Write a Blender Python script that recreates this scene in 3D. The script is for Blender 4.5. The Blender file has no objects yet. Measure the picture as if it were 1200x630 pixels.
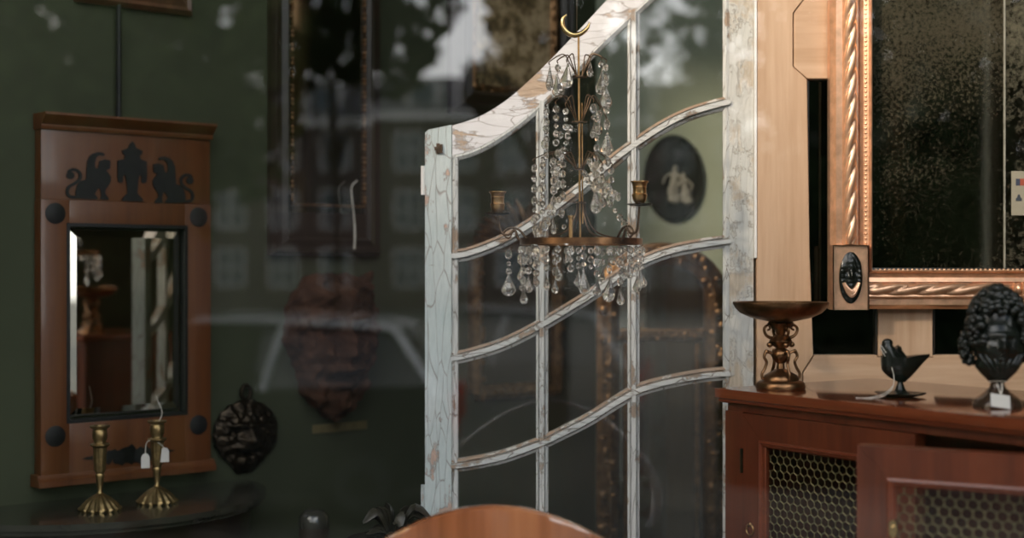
import bpy, bmesh, math, random
from mathutils import Vector, Matrix, noise
random.seed(7)
PI = math.pi
COL = bpy.context.scene.collection
CAMZ = 1.35
FPX = 1667.0


def P(px, py, Y):
    """photo pixel at depth Y -> world point"""
    return Vector(((px - 600) / FPX * Y, Y, CAMZ - (py - 315) / FPX * Y))


# ------------------------------------------------------------------ mesh builder
class MB:
    def __init__(s):
        s.bm = bmesh.new()

    def _add(s, verts, faces, M=None):
        vs = [s.bm.verts.new((M @ Vector(v)) if M is not None else Vector(v)) for v in verts]
        for f in faces:
            try:
                s.bm.faces.new([vs[i] for i in f])
            except ValueError:
                pass
        return s

    def box(s, x0, x1, y0, y1, z0, z1, M=None, bev=0.0):
        if bev <= 0:
            v = [(x0, y0, z0), (x1, y0, z0), (x1, y1, z0), (x0, y1, z0), (x0, y0, z1), (x1, y0, z1), (x1, y1, z1), (x0, y1, z1)]
            return s._add(v, [(0, 3, 2, 1), (4, 5, 6, 7), (0, 1, 5, 4), (1, 2, 6, 5), (2, 3, 7, 6), (3, 0, 4, 7)], M)
        t = bmesh.new()
        bmesh.ops.create_cube(t, size=1)
        for v in t.verts:
            v.co = Vector((x0 + (v.co.x + .5) * (x1 - x0), y0 + (v.co.y + .5) * (y1 - y0), z0 + (v.co.z + .5) * (z1 - z0)))
        bmesh.ops.bevel(t, geom=t.edges[:], offset=bev, segments=2, affect='EDGES', profile=.7)
        return s.merge(t, M)

    def merge(s, t, M=None):
        t.verts.index_update()
        s._add([v.co.copy() for v in t.verts], [[v.index for v in f.verts] for f in t.faces], M)
        t.free()
        return s

    def lathe(s, prof, M=None, seg=28, fl=None, sx=1, sy=1):
        """prof [(r,z)], fl(i,ang)->radius factor"""
        verts, faces = [], []
        n = len(prof)
        for i, (r, z) in enumerate(prof):
            for k in range(seg):
                a = 2 * PI * k / seg
                rr = max(r, 1e-5) * (fl(i, a) if fl else 1)
                verts.append((rr * math.cos(a) * sx, rr * math.sin(a) * sy, z))
        for i in range(n - 1):
            for k in range(seg):
                k2 = (k + 1) % seg
                faces.append((i * seg + k, i * seg + k2, (i + 1) * seg + k2, (i + 1) * seg + k))
        faces.append(tuple(range(seg - 1, -1, -1)))
        faces.append(tuple((n - 1) * seg + k for k in range(seg)))
        return s._add(verts, faces, M)

    def tube(s, pts, r, seg=8, closed=False, M=None, flat=1.0):
        pts = [Vector(p) for p in pts]
        n = len(pts)
        rs = r if isinstance(r, (list, tuple)) else [r] * n
        verts, faces = [], []
        prev = None
        for i, p in enumerate(pts):
            if closed:
                d = pts[(i + 1) % n] - pts[i - 1]
            else:
                d = pts[min(i + 1, n - 1)] - pts[max(i - 1, 0)]
            d.normalize()
            if prev is None:
                a = Vector((0, 0, 1)) if abs(d.z) < .9 else Vector((1, 0, 0))
                u = d.cross(a).normalized()
            else:
                u = (prev - d * prev.dot(d)).normalized()
            prev = u
            w = d.cross(u)
            for k in range(seg):
                an = 2 * PI * k / seg
                verts.append(p + u * (math.cos(an) * rs[i]) + w * (math.sin(an) * rs[i] * flat))
        m = n if closed else n - 1
        for i in range(m):
            j = (i + 1) % n
            for k in range(seg):
                k2 = (k + 1) % seg
                faces.append((i * seg + k, i * seg + k2, j * seg + k2, j * seg + k))
        if not closed:
            faces.append(tuple(range(seg - 1, -1, -1)))
            faces.append(tuple((n - 1) * seg + k for k in range(seg)))
        return s._add(verts, faces, M)

    def prism(s, poly, y0, y1, M=None):
        """outline [(x,z)] extruded along y"""
        n = len(poly)
        area = sum(poly[i][0] * poly[(i + 1) % n][1] - poly[(i + 1) % n][0] * poly[i][1] for i in range(n))
        if area < 0:
            poly = poly[::-1]
        v = [(x, y0, z) for x, z in poly] + [(x, y1, z) for x, z in poly]
        f = [tuple(range(n)), tuple(range(2 * n - 1, n - 1, -1))]
        for i in range(n):
            j = (i + 1) % n
            f.append((i, i + n, j + n, j))
        return s._add(v, f, M)

    def ball(s, c, r, M=None, sc=(1, 1, 1), u=12, v=8):
        vs, fs = [], []
        c = Vector(c)
        for i in range(1, v):
            t = PI * i / v
            for k in range(u):
                a = 2 * PI * k / u
                vs.append(c + Vector((r * sc[0] * math.sin(t) * math.cos(a), r * sc[1] * math.sin(t) * math.sin(a), r * sc[2] * math.cos(t))))
        vs.append(c + Vector((0, 0, r * sc[2])))
        vs.append(c - Vector((0, 0, r * sc[2])))
        top, bot = len(vs) - 2, len(vs) - 1
        for i in range(v - 2):
            for k in range(u):
                k2 = (k + 1) % u
                fs.append((i * u + k, (i + 1) * u + k, (i + 1) * u + k2, i * u + k2))
        for k in range(u):
            k2 = (k + 1) % u
            fs.append((top, k, k2))
            fs.append((bot, (v - 2) * u + k2, (v - 2) * u + k))
        return s._add(vs, fs, M)

    def sweep(s, pts, prof, M=None, up=(0, -1, 0), closed=False):
        """profile [(a,b)] a = in the plane across the path, b = along up; path in plane normal to up"""
        pts = [Vector(p) for p in pts]
        up = Vector(up)
        n, m = len(pts), len(prof)
        verts, faces = [], []
        for i, p in enumerate(pts):
            if closed:
                d0 = (pts[i] - pts[i - 1]).normalized()
                d1 = (pts[(i + 1) % n] - pts[i]).normalized()
            else:
                d0 = (pts[i] - pts[i - 1]).normalized() if i else (pts[1] - pts[0]).normalized()
                d1 = (pts[i + 1] - pts[i]).normalized() if i < n - 1 else d0
            n0, n1 = up.cross(d0), up.cross(d1)
            nn = (n0 + n1).normalized()
            nn /= max(.35, nn.dot(n0))
            for a, b in prof:
                verts.append(p + nn * a + up * b)
        q = n if closed else n - 1
        for i in range(q):
            j = (i + 1) % n
            for k in range(m):
                k2 = (k + 1) % m
                faces.append((i * m + k, j * m + k, j * m + k2, i * m + k2))
        if not closed:
            faces.append(tuple(range(m)))
            faces.append(tuple((n - 1) * m + k for k in range(m - 1, -1, -1)))
        return s._add(verts, faces, M)

    def relief(s, rad, H, nr=26, na=72, M=None, back=0.0):
        """a solid relief: rad(theta)->(rx), H(x,z)->height toward -y; flat back at y=back"""
        verts, faces = [(0, -H(0, 0), 0)], []
        for i in range(1, nr + 1):
            for k in range(na):
                a = 2 * PI * k / na
                R = rad(a) * i / nr
                x, z = R * math.cos(a), R * math.sin(a)
                verts.append((x, -H(x, z), z))
        for k in range(na):
            k2 = (k + 1) % na
            faces.append((0, 1 + k, 1 + k2))
            for i in range(nr - 1):
                a, b = 1 + i * na, 1 + (i + 1) * na
                faces.append((a + k, b + k, b + k2, a + k2))
        base = len(verts)
        for k in range(na):
            a = 2 * PI * k / na
            R = rad(a)
            verts.append((R * math.cos(a) * .96, back, R * math.sin(a) * .96))
        b = 1 + (nr - 1) * na
        for k in range(na):
            k2 = (k + 1) % na
            faces.append((b + k, base + k, base + k2, b + k2))
        faces.append(tuple(base + k for k in range(na)))
        return s._add(verts, faces, M)

    def build(s, name, mat, parent=None, smooth=True, ang=38, loc=None, rotz=None):
        bm = s.bm
        bmesh.ops.recalc_face_normals(bm, faces=bm.faces[:])
        if smooth:
            lim = math.radians(ang)
            for f in bm.faces:
                f.smooth = True
            for e in bm.edges:
                if len(e.link_faces) == 2 and e.calc_face_angle(0) > lim:
                    e.smooth = False
        me = bpy.data.meshes.new(name)
        bm.to_mesh(me)
        bm.free()
        me.materials.append(mat)
        o = bpy.data.objects.new(name, me)
        COL.objects.link(o)
        if parent is not None:
            o.parent = parent
        if loc is not None:
            o.location = loc
        if rotz is not None:
            o.rotation_euler = (0, 0, rotz)
        return o


def T(x, y, z):
    return Matrix.Translation((x, y, z))


def R(a, ax):
    return Matrix.Rotation(a, 4, ax)


def tag(o, label, cat, group=None):
    o['label'] = label
    o['category'] = cat
    if group:
        o['group'] = group
    return o


def thing(name, label, cat, loc=(0, 0, 0), rotz=0.0, group=None):
    o = bpy.data.objects.new(name, None)
    COL.objects.link(o)
    o.empty_display_size = .05
    o.location = loc
    o.rotation_euler = (0, 0, rotz)
    return tag(o, label, cat, group)


def struct(o):
    o['kind'] = 'structure'
    return o


def dup(o, parent=None):
    c = o.copy()
    COL.objects.link(c)
    if parent is not None:
        c.parent = parent
    for ch in list(o.children):
        dup(ch, c)
    return c


def spline(pts, n=8):
    """Catmull-Rom through the points"""
    pts = [Vector(p) for p in pts]
    out = []
    q = [2 * pts[0] - pts[1]] + pts + [2 * pts[-1] - pts[-2]]
    for i in range(1, len(q) - 2):
        p0, p1, p2, p3 = q[i - 1:i + 3]
        for k in range(n):
            t = k / n
            out.append(.5 * ((2 * p1) + (p2 - p0) * t + (2 * p0 - 5 * p1 + 4 * p2 - p3) * t * t + (3 * p1 - p0 - 3 * p2 + p3) * t ** 3))
    out.append(pts[-1])
    return out


# ------------------------------------------------------------------ materials
class NT:
    def __init__(s, name):
        s.m = bpy.data.materials.new(name)
        s.m.use_nodes = True
        s.t = s.m.node_tree
        s.t.nodes.clear()
        s.out = s.n('ShaderNodeOutputMaterial')
        s._co = None

    def n(s, typ, **kw):
        nd = s.t.nodes.new(typ)
        for k, v in kw.items():
            if k.startswith('i_'):
                nd.inputs[int(k[2:])].default_value = v
            else:
                setattr(nd, k, v)
        return nd

    def l(s, a, b):
        s.t.links.new(a, b)

    def co(s, scale=(1, 1, 1), rot=(0, 0, 0)):
        if s._co is None:
            s._co = s.n('ShaderNodeTexCoord')
        mp = s.n('ShaderNodeMapping')
        mp.inputs['Scale'].default_value = scale
        mp.inputs['Rotation'].default_value = rot
        s.l(s._co.outputs['Object'], mp.inputs['Vector'])
        return mp.outputs[0]

    def noise(s, co, scale=5, detail=4, rough=.55, dist=0):
        nd = s.n('ShaderNodeTexNoise')
        s.l(co, nd.inputs['Vector'])
        nd.inputs['Scale'].default_value = scale
        nd.inputs['Detail'].default_value = detail
        nd.inputs['Roughness'].default_value = rough
        nd.inputs['Distortion'].default_value = dist
        return nd.outputs['Fac']

    def ramp(s, fac, stops, interp='LINEAR'):
        nd = s.n('ShaderNodeValToRGB')
        cr = nd.color_ramp
        cr.interpolation = interp
        while len(cr.elements) < len(stops):
            cr.elements.new(.5)
        for e, (p, c) in zip(cr.elements, stops):
            e.position = p
            e.color = (*c, 1) if len(c) == 3 else c
        s.l(fac, nd.inputs[0])
        return nd.outputs[0]

    def mix(s, fac, a, b, mode='MIX'):
        nd = s.n('ShaderNodeMix', data_type='RGBA', blend_type=mode)
        for sock, v in ((0, fac), (6, a), (7, b)):
            if isinstance(v, (tuple, list)):
                nd.inputs[sock].default_value = (*v, 1) if len(v) == 3 else v
            elif isinstance(v, (int, float)):
                nd.inputs[sock].default_value = v
            else:
                s.l(v, nd.inputs[sock])
        return nd.outputs[2]

    def pbr(s, col, rough=.5, metal=0, bump=None, bs=.3, bd=.002, coat=0, spec=.5, trans=0, ior=1.5, emit=None, es=0):
        b = s.n('ShaderNodeBsdfPrincipled')
        for k, v in (('Base Color', col), ('Roughness', rough), ('Metallic', metal), ('Coat Weight', coat), ('Specular IOR Level', spec), ('Transmission Weight', trans), ('IOR', ior)):
            if isinstance(v, (tuple, list)):
                b.inputs[k].default_value = (*v, 1)
            elif isinstance(v, (int, float)):
                b.inputs[k].default_value = v
            else:
                s.l(v, b.inputs[k])
        b.inputs['Coat Roughness'].default_value = .08
        if emit:
            b.inputs['Emission Color'].default_value = (*emit, 1)
            b.inputs['Emission Strength'].default_value = es
        if bump is not None:
            bn = s.n('ShaderNodeBump')
            bn.inputs['Strength'].default_value = bs
            bn.inputs['Distance'].default_value = bd
            s.l(bump, bn.inputs['Height'])
            s.l(bn.outputs[0], b.inputs['Normal'])
        s.l(b.outputs[0], s.out.inputs['Surface'])
        return s.m


def wood(name, dark, mid, light, axis='z', scale=1.0, rough=.45, coat=0, bs=.15, knots=False):
    t = NT(name)
    long, cross = .9 * scale, 16 * scale
    sc = {'z': (cross, cross, long), 'x': (long, cross, cross), 'y': (cross, long, cross)}[axis]
    f = t.noise(t.co(sc), 1.6, 6, .6, .6)
    g = t.noise(t.co(tuple(v * 3.5 for v in sc)), 2.5, 3, .6)
    c = t.ramp(f, [(.28, dark), (.5, mid), (.72, light)])
    c = t.mix(.22, c, t.ramp(g, [(.3, dark), (.7, light)]))
    if knots:
        v = t.n('ShaderNodeTexVoronoi')
        t.l(t.co(tuple(x * .55 for x in {'z': (9, 9, 5), 'x': (5, 9, 9), 'y': (9, 5, 9)}[axis])), v.inputs['Vector'])
        v.inputs['Scale'].default_value = 1.0
        k = t.ramp(v.outputs['Distance'], [(.03, (1, 1, 1)), (.075, (0, 0, 0))])
        c = t.mix(k, c, tuple(x * .35 for x in dark))
    return t.pbr(c, rough, 0, g, bs, .001, coat)


def plain(name, col, rough=.5, metal=0, var=.25, sc=30, coat=0, bs=.1, bd=.001, spec=.5):
    t = NT(name)
    f = t.noise(t.co(), sc, 4)
    c = t.ramp(f, [(.3, tuple(x * (1 - var) for x in col)), (.7, tuple(min(1, x * (1 + var)) for x in col))])
    return t.pbr(c, rough, metal, f, bs, bd, coat, spec)


def peeling(name, paint, paint2, woodc, axis='z', thr=.52, rot=(0, 0, 0), crk=24, big_sc=9, soft=.012, crack_amt=.8, grad=None):
    """old paint: ragged bare patches (thr: higher = less bare), long cracks along the grain"""
    t = NT(name)
    sc = {'z': (1.6, 1.6, .26), 'x': (.26, 1.6, 1.6)}[axis]
    st = t.co(sc, rot)
    a = t.noise(st, 15, 7, .65, .6)
    fine = t.noise(t.co(tuple(x * 3.2 for x in sc), rot), 34, 4, .65)
    big = t.noise(t.co(), big_sc, 6, .6)
    slow = t.noise(t.co(), 3.2, 2)
    wr = t.n('ShaderNodeTexNoise')
    t.l(st, wr.inputs['Vector'])
    wr.inputs['Scale'].default_value = 9
    wv = t.n('ShaderNodeVectorMath', operation='MULTIPLY_ADD')
    wv.inputs[1].default_value = (.10, .10, .10)
    t.l(wr.outputs['Color'], wv.inputs[0])
    t.l(st, wv.inputs[2])
    vo = t.n('ShaderNodeTexVoronoi', feature='DISTANCE_TO_EDGE')
    vo.inputs['Scale'].default_value = crk
    t.l(wv.outputs[0], vo.inputs['Vector'])
    m = t.n('ShaderNodeMath', operation='MULTIPLY_ADD', i_1=.45)
    t.l(a, m.inputs[0])
    mb_ = t.n('ShaderNodeMath', operation='MULTIPLY', i_1=.62)
    t.l(big, mb_.inputs[0])
    t.l(mb_.outputs[0], m.inputs[2])
    mo = m.outputs[0]
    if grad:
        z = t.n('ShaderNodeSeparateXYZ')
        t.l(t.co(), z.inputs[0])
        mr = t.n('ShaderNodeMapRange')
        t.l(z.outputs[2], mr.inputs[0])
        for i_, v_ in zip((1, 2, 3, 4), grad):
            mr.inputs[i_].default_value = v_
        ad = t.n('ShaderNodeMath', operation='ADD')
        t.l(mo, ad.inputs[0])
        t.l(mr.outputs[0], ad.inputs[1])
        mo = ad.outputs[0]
    mask = t.ramp(mo, [(thr, (0, 0, 0)), (thr + soft, (1, 1, 1))])
    edge = t.ramp(mo, [(thr - .014, (0, 0, 0)), (thr - .002, (.8, .8, .8)), (thr + .006, (0, 0, 0))])
    pc = t.ramp(slow, [(.38, paint), (.62, paint2)])
    pc = t.mix(.35, pc, t.ramp(fine, [(.3, tuple(x * .72 for x in paint)), (.6, paint2)]))
    ck = t.ramp(vo.outputs['Distance'], [(.004, (crack_amt,) * 3), (.026, (0, 0, 0))])
    pc = t.mix(ck, pc, tuple(x * .38 for x in woodc))
    wc = t.ramp(fine, [(.3, tuple(x * .68 for x in woodc)), (.62, woodc)])
    c = t.mix(mask, pc, wc)
    c = t.mix(edge, c, tuple(x * .4 for x in woodc))
    inv = t.n('ShaderNodeMath', operation='SUBTRACT', i_0=1.0)
    t.l(mask, inv.inputs[1])
    h = t.n('ShaderNodeMath', operation='MULTIPLY_ADD', i_1=.35)
    t.l(fine, h.inputs[0])
    t.l(inv.outputs[0], h.inputs[2])
    h2 = t.n('ShaderNodeMath', operation='SUBTRACT')
    t.l(h.outputs[0], h2.inputs[0])
    t.l(ck, h2.inputs[1])
    return t.pbr(c, .62, 0, h2.outputs[0], .7, .0016)


def glass_sheet(name, refl, tint=(1, 1, 1), dust=0.0, dustcol=(.4, .4, .36)):
    t = NT(name)
    tr = t.n('ShaderNodeBsdfTransparent')
    tr.inputs[0].default_value = (*tint, 1)
    gl = t.n('ShaderNodeBsdfAnisotropic' if False else 'ShaderNodeBsdfGlossy')
    gl.inputs['Roughness'].default_value = 0.0
    gl.inputs['Color'].default_value = (1, 1, 1, 1)
    ge = t.n('ShaderNodeNewGeometry')
    dt = t.n('ShaderNodeVectorMath', operation='DOT_PRODUCT')
    t.l(ge.outputs['Normal'], dt.inputs[0])
    t.l(ge.outputs['Incoming'], dt.inputs[1])
    ab = t.n('ShaderNodeMath', operation='ABSOLUTE')
    t.l(dt.outputs['Value'], ab.inputs[0])
    om = t.n('ShaderNodeMath', operation='SUBTRACT', i_0=1.0)
    t.l(ab.outputs[0], om.inputs[1])
    pw = t.n('ShaderNodeMath', operation='POWER', i_1=5.0)
    t.l(om.outputs[0], pw.inputs[0])
    fr = t.n('ShaderNodeMath', operation='MULTIPLY_ADD', i_1=1 - refl, i_2=refl)
    t.l(pw.outputs[0], fr.inputs[0])
    mx = t.n('ShaderNodeMixShader')
    t.l(fr.outputs[0], mx.inputs[0])
    t.l(tr.outputs[0], mx.inputs[1])
    t.l(gl.outputs[0], mx.inputs[2])
    last = mx.outputs[0]
    if dust:
        df = t.n('ShaderNodeBsdfDiffuse')
        df.inputs[0].default_value = (*dustcol, 1)
        f = t.noise(t.co(), 9, 6, .7)
        f2 = t.ramp(f, [(.35, (dust * .3,) * 3), (.75, (dust * 1.6,) * 3)])
        m2 = t.n('ShaderNodeMixShader')
        t.l(f2, m2.inputs[0])
        t.l(last, m2.inputs[1])
        t.l(df.outputs[0], m2.inputs[2])
        last = m2.outputs[0]
    t.l(last, t.out.inputs['Surface'])
    return t.m


def mirror_mat(name, col, rough=.02, fox=None, foxamt=.5, sc=60):
    t = NT(name)
    if fox is None:
        return t.pbr(col, rough, 1.0)
    f = t.noise(t.co(), sc, 8, .75)
    b = t.noise(t.co(), 5, 3)
    s = t.n('ShaderNodeMath', operation='MULTIPLY_ADD', i_1=.45)
    t.l(b, s.inputs[0])
    t.l(f, s.inputs[2])
    zz = t.n('ShaderNodeSeparateXYZ')
    t.l(t.co(), zz.inputs[0])
    zr = t.n('ShaderNodeMapRange')
    t.l(zz.outputs[2], zr.inputs[0])
    for i_, v_ in ((1, .15), (2, .75), (3, -.16), (4, .10)):
        zr.inputs[i_].default_value = v_
    s2 = t.n('ShaderNodeMath', operation='ADD')
    t.l(s.outputs[0], s2.inputs[0])
    t.l(zr.outputs[0], s2.inputs[1])
    k = t.ramp(s2.outputs[0], [(.60, (0, 0, 0)), (.85, (foxamt,) * 3)])
    gl = t.n('ShaderNodeBsdfGlossy')
    gl.inputs['Roughness'].default_value = rough
    gl.inputs['Color'].default_value = (*col, 1)
    df = t.n('ShaderNodeBsdfDiffuse')
    df.inputs[0].default_value = (*fox, 1)
    mx = t.n('ShaderNodeMixShader')
    t.l(k, mx.inputs[0])
    t.l(gl.outputs[0], mx.inputs[1])
    t.l(df.outputs[0], mx.inputs[2])
    t.l(mx.outputs[0], t.out.inputs['Surface'])
    return t.m


M = {}
M['pine'] = wood('pine', (.44, .27, .15), (.56, .37, .235), (.66, .46, .31), 'z', 1.0, .5, 0, .15, True)
M['pine_x'] = wood('pine_across', (.44, .27, .15), (.56, .37, .235), (.66, .46, .31), 'x', 1.0, .5, 0, .15, True)
M['mahog'] = wood('mahogany', (.055, .011, .004), (.095, .020, .007), (.14, .032, .011), 'z', 1.1, .35, .2)
M['mahog_x'] = wood('mahogany_across', (.08, .015, .006), (.135, .028, .010), (.19, .045, .017), 'x', 1.1, .33, .25)
M['chairwood'] = wood('polished_mahogany', (.10, .028, .009), (.27, .085, .028), (.44, .17, .068), 'z', .42, .10, 1.0, .03)
M['cherry'] = wood('cherry_veneer', (.062, .018, .004), (.092, .028, .006), (.118, .041, .010), 'z', .8, .38, .3)
M['darkwood'] = wood('dark_wood', (.009, .006, .004), (.018, .011, .007), (.032, .019, .011), 'x', .8, .35, .3)
M['brownwood'] = wood('brown_wood', (.05, .02, .012), (.09, .04, .02), (.14, .065, .03), 'z', .8, .4, .2)
M['gilt'] = plain('copper_gilt', (.78, .47, .295), .33, .72, .2, 45, 0, .12)
M['oldgilt'] = plain('old_gilt', (.16, .085, .036), .36, .8, .5, 50, 0, .5, .004)
M['brass'] = plain('aged_brass', (.50, .31, .14), .30, 1.0, .3, 60, 0, .1)
M['brightbrass'] = plain('polished_brass', (.62, .44, .20), .24, 1.0, .2, 60, 0, .1)
M['dullbrass'] = plain('dull_gilt_brass', (.27, .19, .085), .36, .95, .35, 70, 0, .15)
M['copper'] = plain('patinated_copper', (.23, .12, .058), .34, 1.0, .4, 50, 0, .2)
M['iron'] = plain('dark_iron', (.10, .065, .04), .42, .8, .3, 80)
M['black'] = plain('black_bronze', (.008, .010, .008), .22, 0, .4, 60, 0, .25, .001, .45)
M['inlay'] = plain('black_inlay', (.007, .007, .007), .5, 0, .3, 60, 0, .1, .001, .3)
M['terra'] = plain('terracotta', (.046, .019, .009), .8, 0, .45, 24, 0, .8, .006, .2)
M['darkbronze'] = plain('dark_bronze', (.022, .015, .008), .32, .8, .5, 55, 0, .4, .003)
M['wall'] = plain('green_wall_paint', (.043, .050, .029), .8, 0, .10, 3, 0, .1, .001, .15)
M['wallback'] = plain('sage_wall_paint', (.27, .30, .225), .8, 0, .08, 3, 0, .1, .001, .15)
M['floor'] = wood('floorboards', (.05, .03, .02), (.09, .055, .035), (.13, .085, .055), 'x', .7, .5, .1)
M['ceiling'] = plain('ceiling_paint', (.25, .25, .22), .9, 0, .05, 3)
M['mahog_top'] = wood('polished_mahogany_top', (.09, .018, .007), (.15, .034, .012), (.21, .055, .02), 'x', 1.1, .16, .6)
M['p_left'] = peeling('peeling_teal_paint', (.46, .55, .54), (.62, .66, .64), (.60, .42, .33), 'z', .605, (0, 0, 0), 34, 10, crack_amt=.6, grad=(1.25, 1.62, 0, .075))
M['p_right'] = peeling('worn_grey_paint', (.53, .54, .51), (.62, .60, .55), (.55, .47, .37), 'z', .535, (0, 0, 0), 44, 14, .05, .3)
M['p_top'] = peeling('peeling_white_paint', (.80, .77, .77), (.74, .72, .72), (.56, .41, .29), 'x', .585, (0, .72, 0), 36, 11, crack_amt=.6)
M['p_bar'] = peeling('cracked_pale_paint', (.56, .58, .56), (.66, .65, .62), (.40, .30, .22), 'z', .60, (0, 0, 0), 48, 16)
M['p_rail'] = peeling('cracked_pale_paint_rails', (.56, .58, .56), (.66, .65, .62), (.38, .28, .20), 'x', .595, (0, .45, 0), 44, 16)
M['p_worn'] = peeling('worn_bare_ledge', (.50, .47, .42), (.58, .54, .48), (.36, .25, .17), 'x', .50, (0, .45, 0), 34, 16)
M['pane'] = glass_sheet('old_pane_glass', .060, (.93, .95, .93), .004)
M['shop'] = glass_sheet('shop_window_glass', .080, (.97, .975, .965), 0)
M['mirror'] = mirror_mat('bevelled_mirror', (.68, .66, .60), .02)
M['foxed'] = mirror_mat('foxed_mirror', (.09, .09, .072), .05, (.085, .074, .050), .7, 140)
M['foxed_reflection'] = mirror_mat('foxed_mirror_reflection', (.12, .12, .10), .08, (.13, .12, .085), .9, 90)  # foxed plate, paler tint standing in for the front pier's reflection
M['dimmirror'] = mirror_mat('dim_mirror', (.34, .35, .33), .06)
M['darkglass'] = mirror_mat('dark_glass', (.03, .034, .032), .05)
M['paper'] = plain('paper_tag', (.50, .48, .44), .8, 0, .05, 40)
M['string'] = plain('string', (.62, .58, .50), .8, 0, .1, 60)
M['stone'] = plain('pale_marble', (.52, .46, .38), .6, 0, .25, 40)
M['fabric'] = plain('dark_leather', (.05, .025, .016), .5, 0, .3, 60)
M['wire'] = plain('brass_wire', (.19, .155, .075), .40, .85, .2, 60)
M['white_board'] = plain('white_painted_board', (.80, .79, .76), .6, 0, .05, 10)
M['plaque'] = plain('plaque', (.16, .13, .06), .5, .3, .2, 60)


def crystal():
    t = NT('cut_crystal')
    g = t.n('ShaderNodeBsdfGlass')
    g.inputs['IOR'].default_value = 1.55
    g.inputs['Roughness'].default_value = .0
    g.inputs['Color'].default_value = (1, .985, .96, 1)
    tr = t.n('ShaderNodeBsdfTransparent')
    tr.inputs[0].default_value = (.96, .94, .9, 1)
    mx = t.n('ShaderNodeMixShader', i_0=.10)
    t.l(g.outputs[0], mx.inputs[1])
    t.l(tr.outputs[0], mx.inputs[2])
    df = t.n('ShaderNodeBsdfTranslucent')
    df.inputs[0].default_value = (.9, .87, .80, 1)
    d2 = t.n('ShaderNodeBsdfDiffuse')
    d2.inputs[0].default_value = (.9, .87, .80, 1)
    m2 = t.n('ShaderNodeMixShader', i_0=.5)
    t.l(df.outputs[0], m2.inputs[1])
    t.l(d2.outputs[0], m2.inputs[2])
    m3 = t.n('ShaderNodeMixShader', i_0=.07)
    t.l(mx.outputs[0], m3.inputs[1])
    t.l(m2.outputs[0], m3.inputs[2])
    t.l(m3.outputs[0], t.out.inputs['Surface'])
    return t.m


M['crystal'] = crystal()
SKY_STRENGTH, SUN_E, EXPO = .26, 4.4, 0.0
# ================================================================== room shell
GY = 1.45                                   # plane of the shop window
WA = Vector((-.9744, 2.9, 0))               # green wall: a point on it and its direction
WROT = math.radians(41)
WT = Vector((math.cos(WROT), math.sin(WROT), 0))
WN = Vector((math.sin(WROT), -math.cos(WROT), 0))


def wall_s(px):
    k = (px - 600) / FPX
    return (WA.y * k - WA.x) / (WT.x - k * WT.y)


def wall_pt(px, py):
    p = WA + WT * wall_s(px)
    p.z = CAMZ - (py - 315) / FPX * p.y
    return p


mb = MB()
a, b = WA - WT * 2.75, WA + WT * (3.95 - WA.y) / WT.y
Mw = Matrix.Translation(a) @ R(WROT, 'Z')
mb.box(0, (b - a).length + .05, 0, .12, 0, 3.95, Mw)
struct(mb.build('wall_left', M['wall'], smooth=False))
mb = MB()
mb.box(b.x, 3.4, 3.95, 4.07, 0, 3.95)
struct(mb.build('wall_back', M['wallback'], smooth=False))
mb = MB()
mb.box(3.3, 3.42, 1.3, 4.2, 0, 3.95)
struct(mb.build('wall_right', M['wall'], smooth=False))
mb = MB()
mb.box(-3.7, 3.42, 1.3, 4.3, -.32, 0)
struct(mb.build('floor', M['floor'], smooth=False))
mb = MB()
mb.box(-3.7, 3.42, 1.3, 4.3, 3.95, 4.10)
struct(mb.build('ceiling', M['ceiling'], smooth=False))
# shop front around the glass
front = plain('shopfront_paint', (.15, .14, .11), .5, 0, .1, 20)
mb = MB()
mb.box(-3.7, -2.07, 1.36, 1.50, -.3, 3.95)
mb.box(1.322, 3.42, 1.36, 1.50, -.3, 3.95)
mb.box(-2.07, 1.322, 1.36, 1.50, -.3, .30)
mb.box(-2.07, 1.322, 1.36, 1.50, 3.70, 3.95)
struct(mb.build('wall_front', front, smooth=False))
mb = MB()
mb.box(1.300, 1.322, 1.42, 1.475, .30, 3.70)
mb.box(-2.07, -2.045, 1.42, 1.475, .30, 3.70)
mb.box(-2.045, 1.300, 1.42, 1.475, .30, .325)
mb.box(-2.045, 1.300, 1.42, 1.475, 3.675, 3.70)
struct(mb.build('trim_1', M['white_board'], smooth=False))
mb = MB()
mb._add([(-2.045, GY, .325), (1.300, GY, .325), (1.300, GY, 3.675), (-2.045, GY, 3.675)], [(0, 1, 2, 3)])
w = mb.build('window_1', M['shop'], smooth=False)
struct(w)
w['label'] = 'large clear shop window pane reflecting the street'

# ================================================================== arched glazed door leaf
DL = P(498, 315, 2.75)
DROT = math.radians(-4.5)
DT = Vector((math.cos(DROT), math.sin(DROT), 0))
DN = Vector((DT.y, -DT.x, 0))


def dxz(px, py):
    k = (px - 600) / FPX
    s = (k * DL.y - DL.x) / (DT.x - k * DT.y)
    Y = DL.y + s * DT.y
    return (s, CAMZ - (py - 315) / FPX * Y)


door = thing('arched_door', 'peeling pale painted glazed door leaf with a swept swan-neck top', 'door', (DL.x, DL.y, 0), DROT)
DW = dxz(883, 300)[0]
TH = .034


def prism_d(poly, name, mat, y0=0.0, y1=TH):
    mb = MB()
    mb.prism([dxz(*p) for p in poly], y0, y1)
    return mb.build(name, mat, door, smooth=False)


def to_floor(px):
    return dxz(px, 315)[0]


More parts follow.
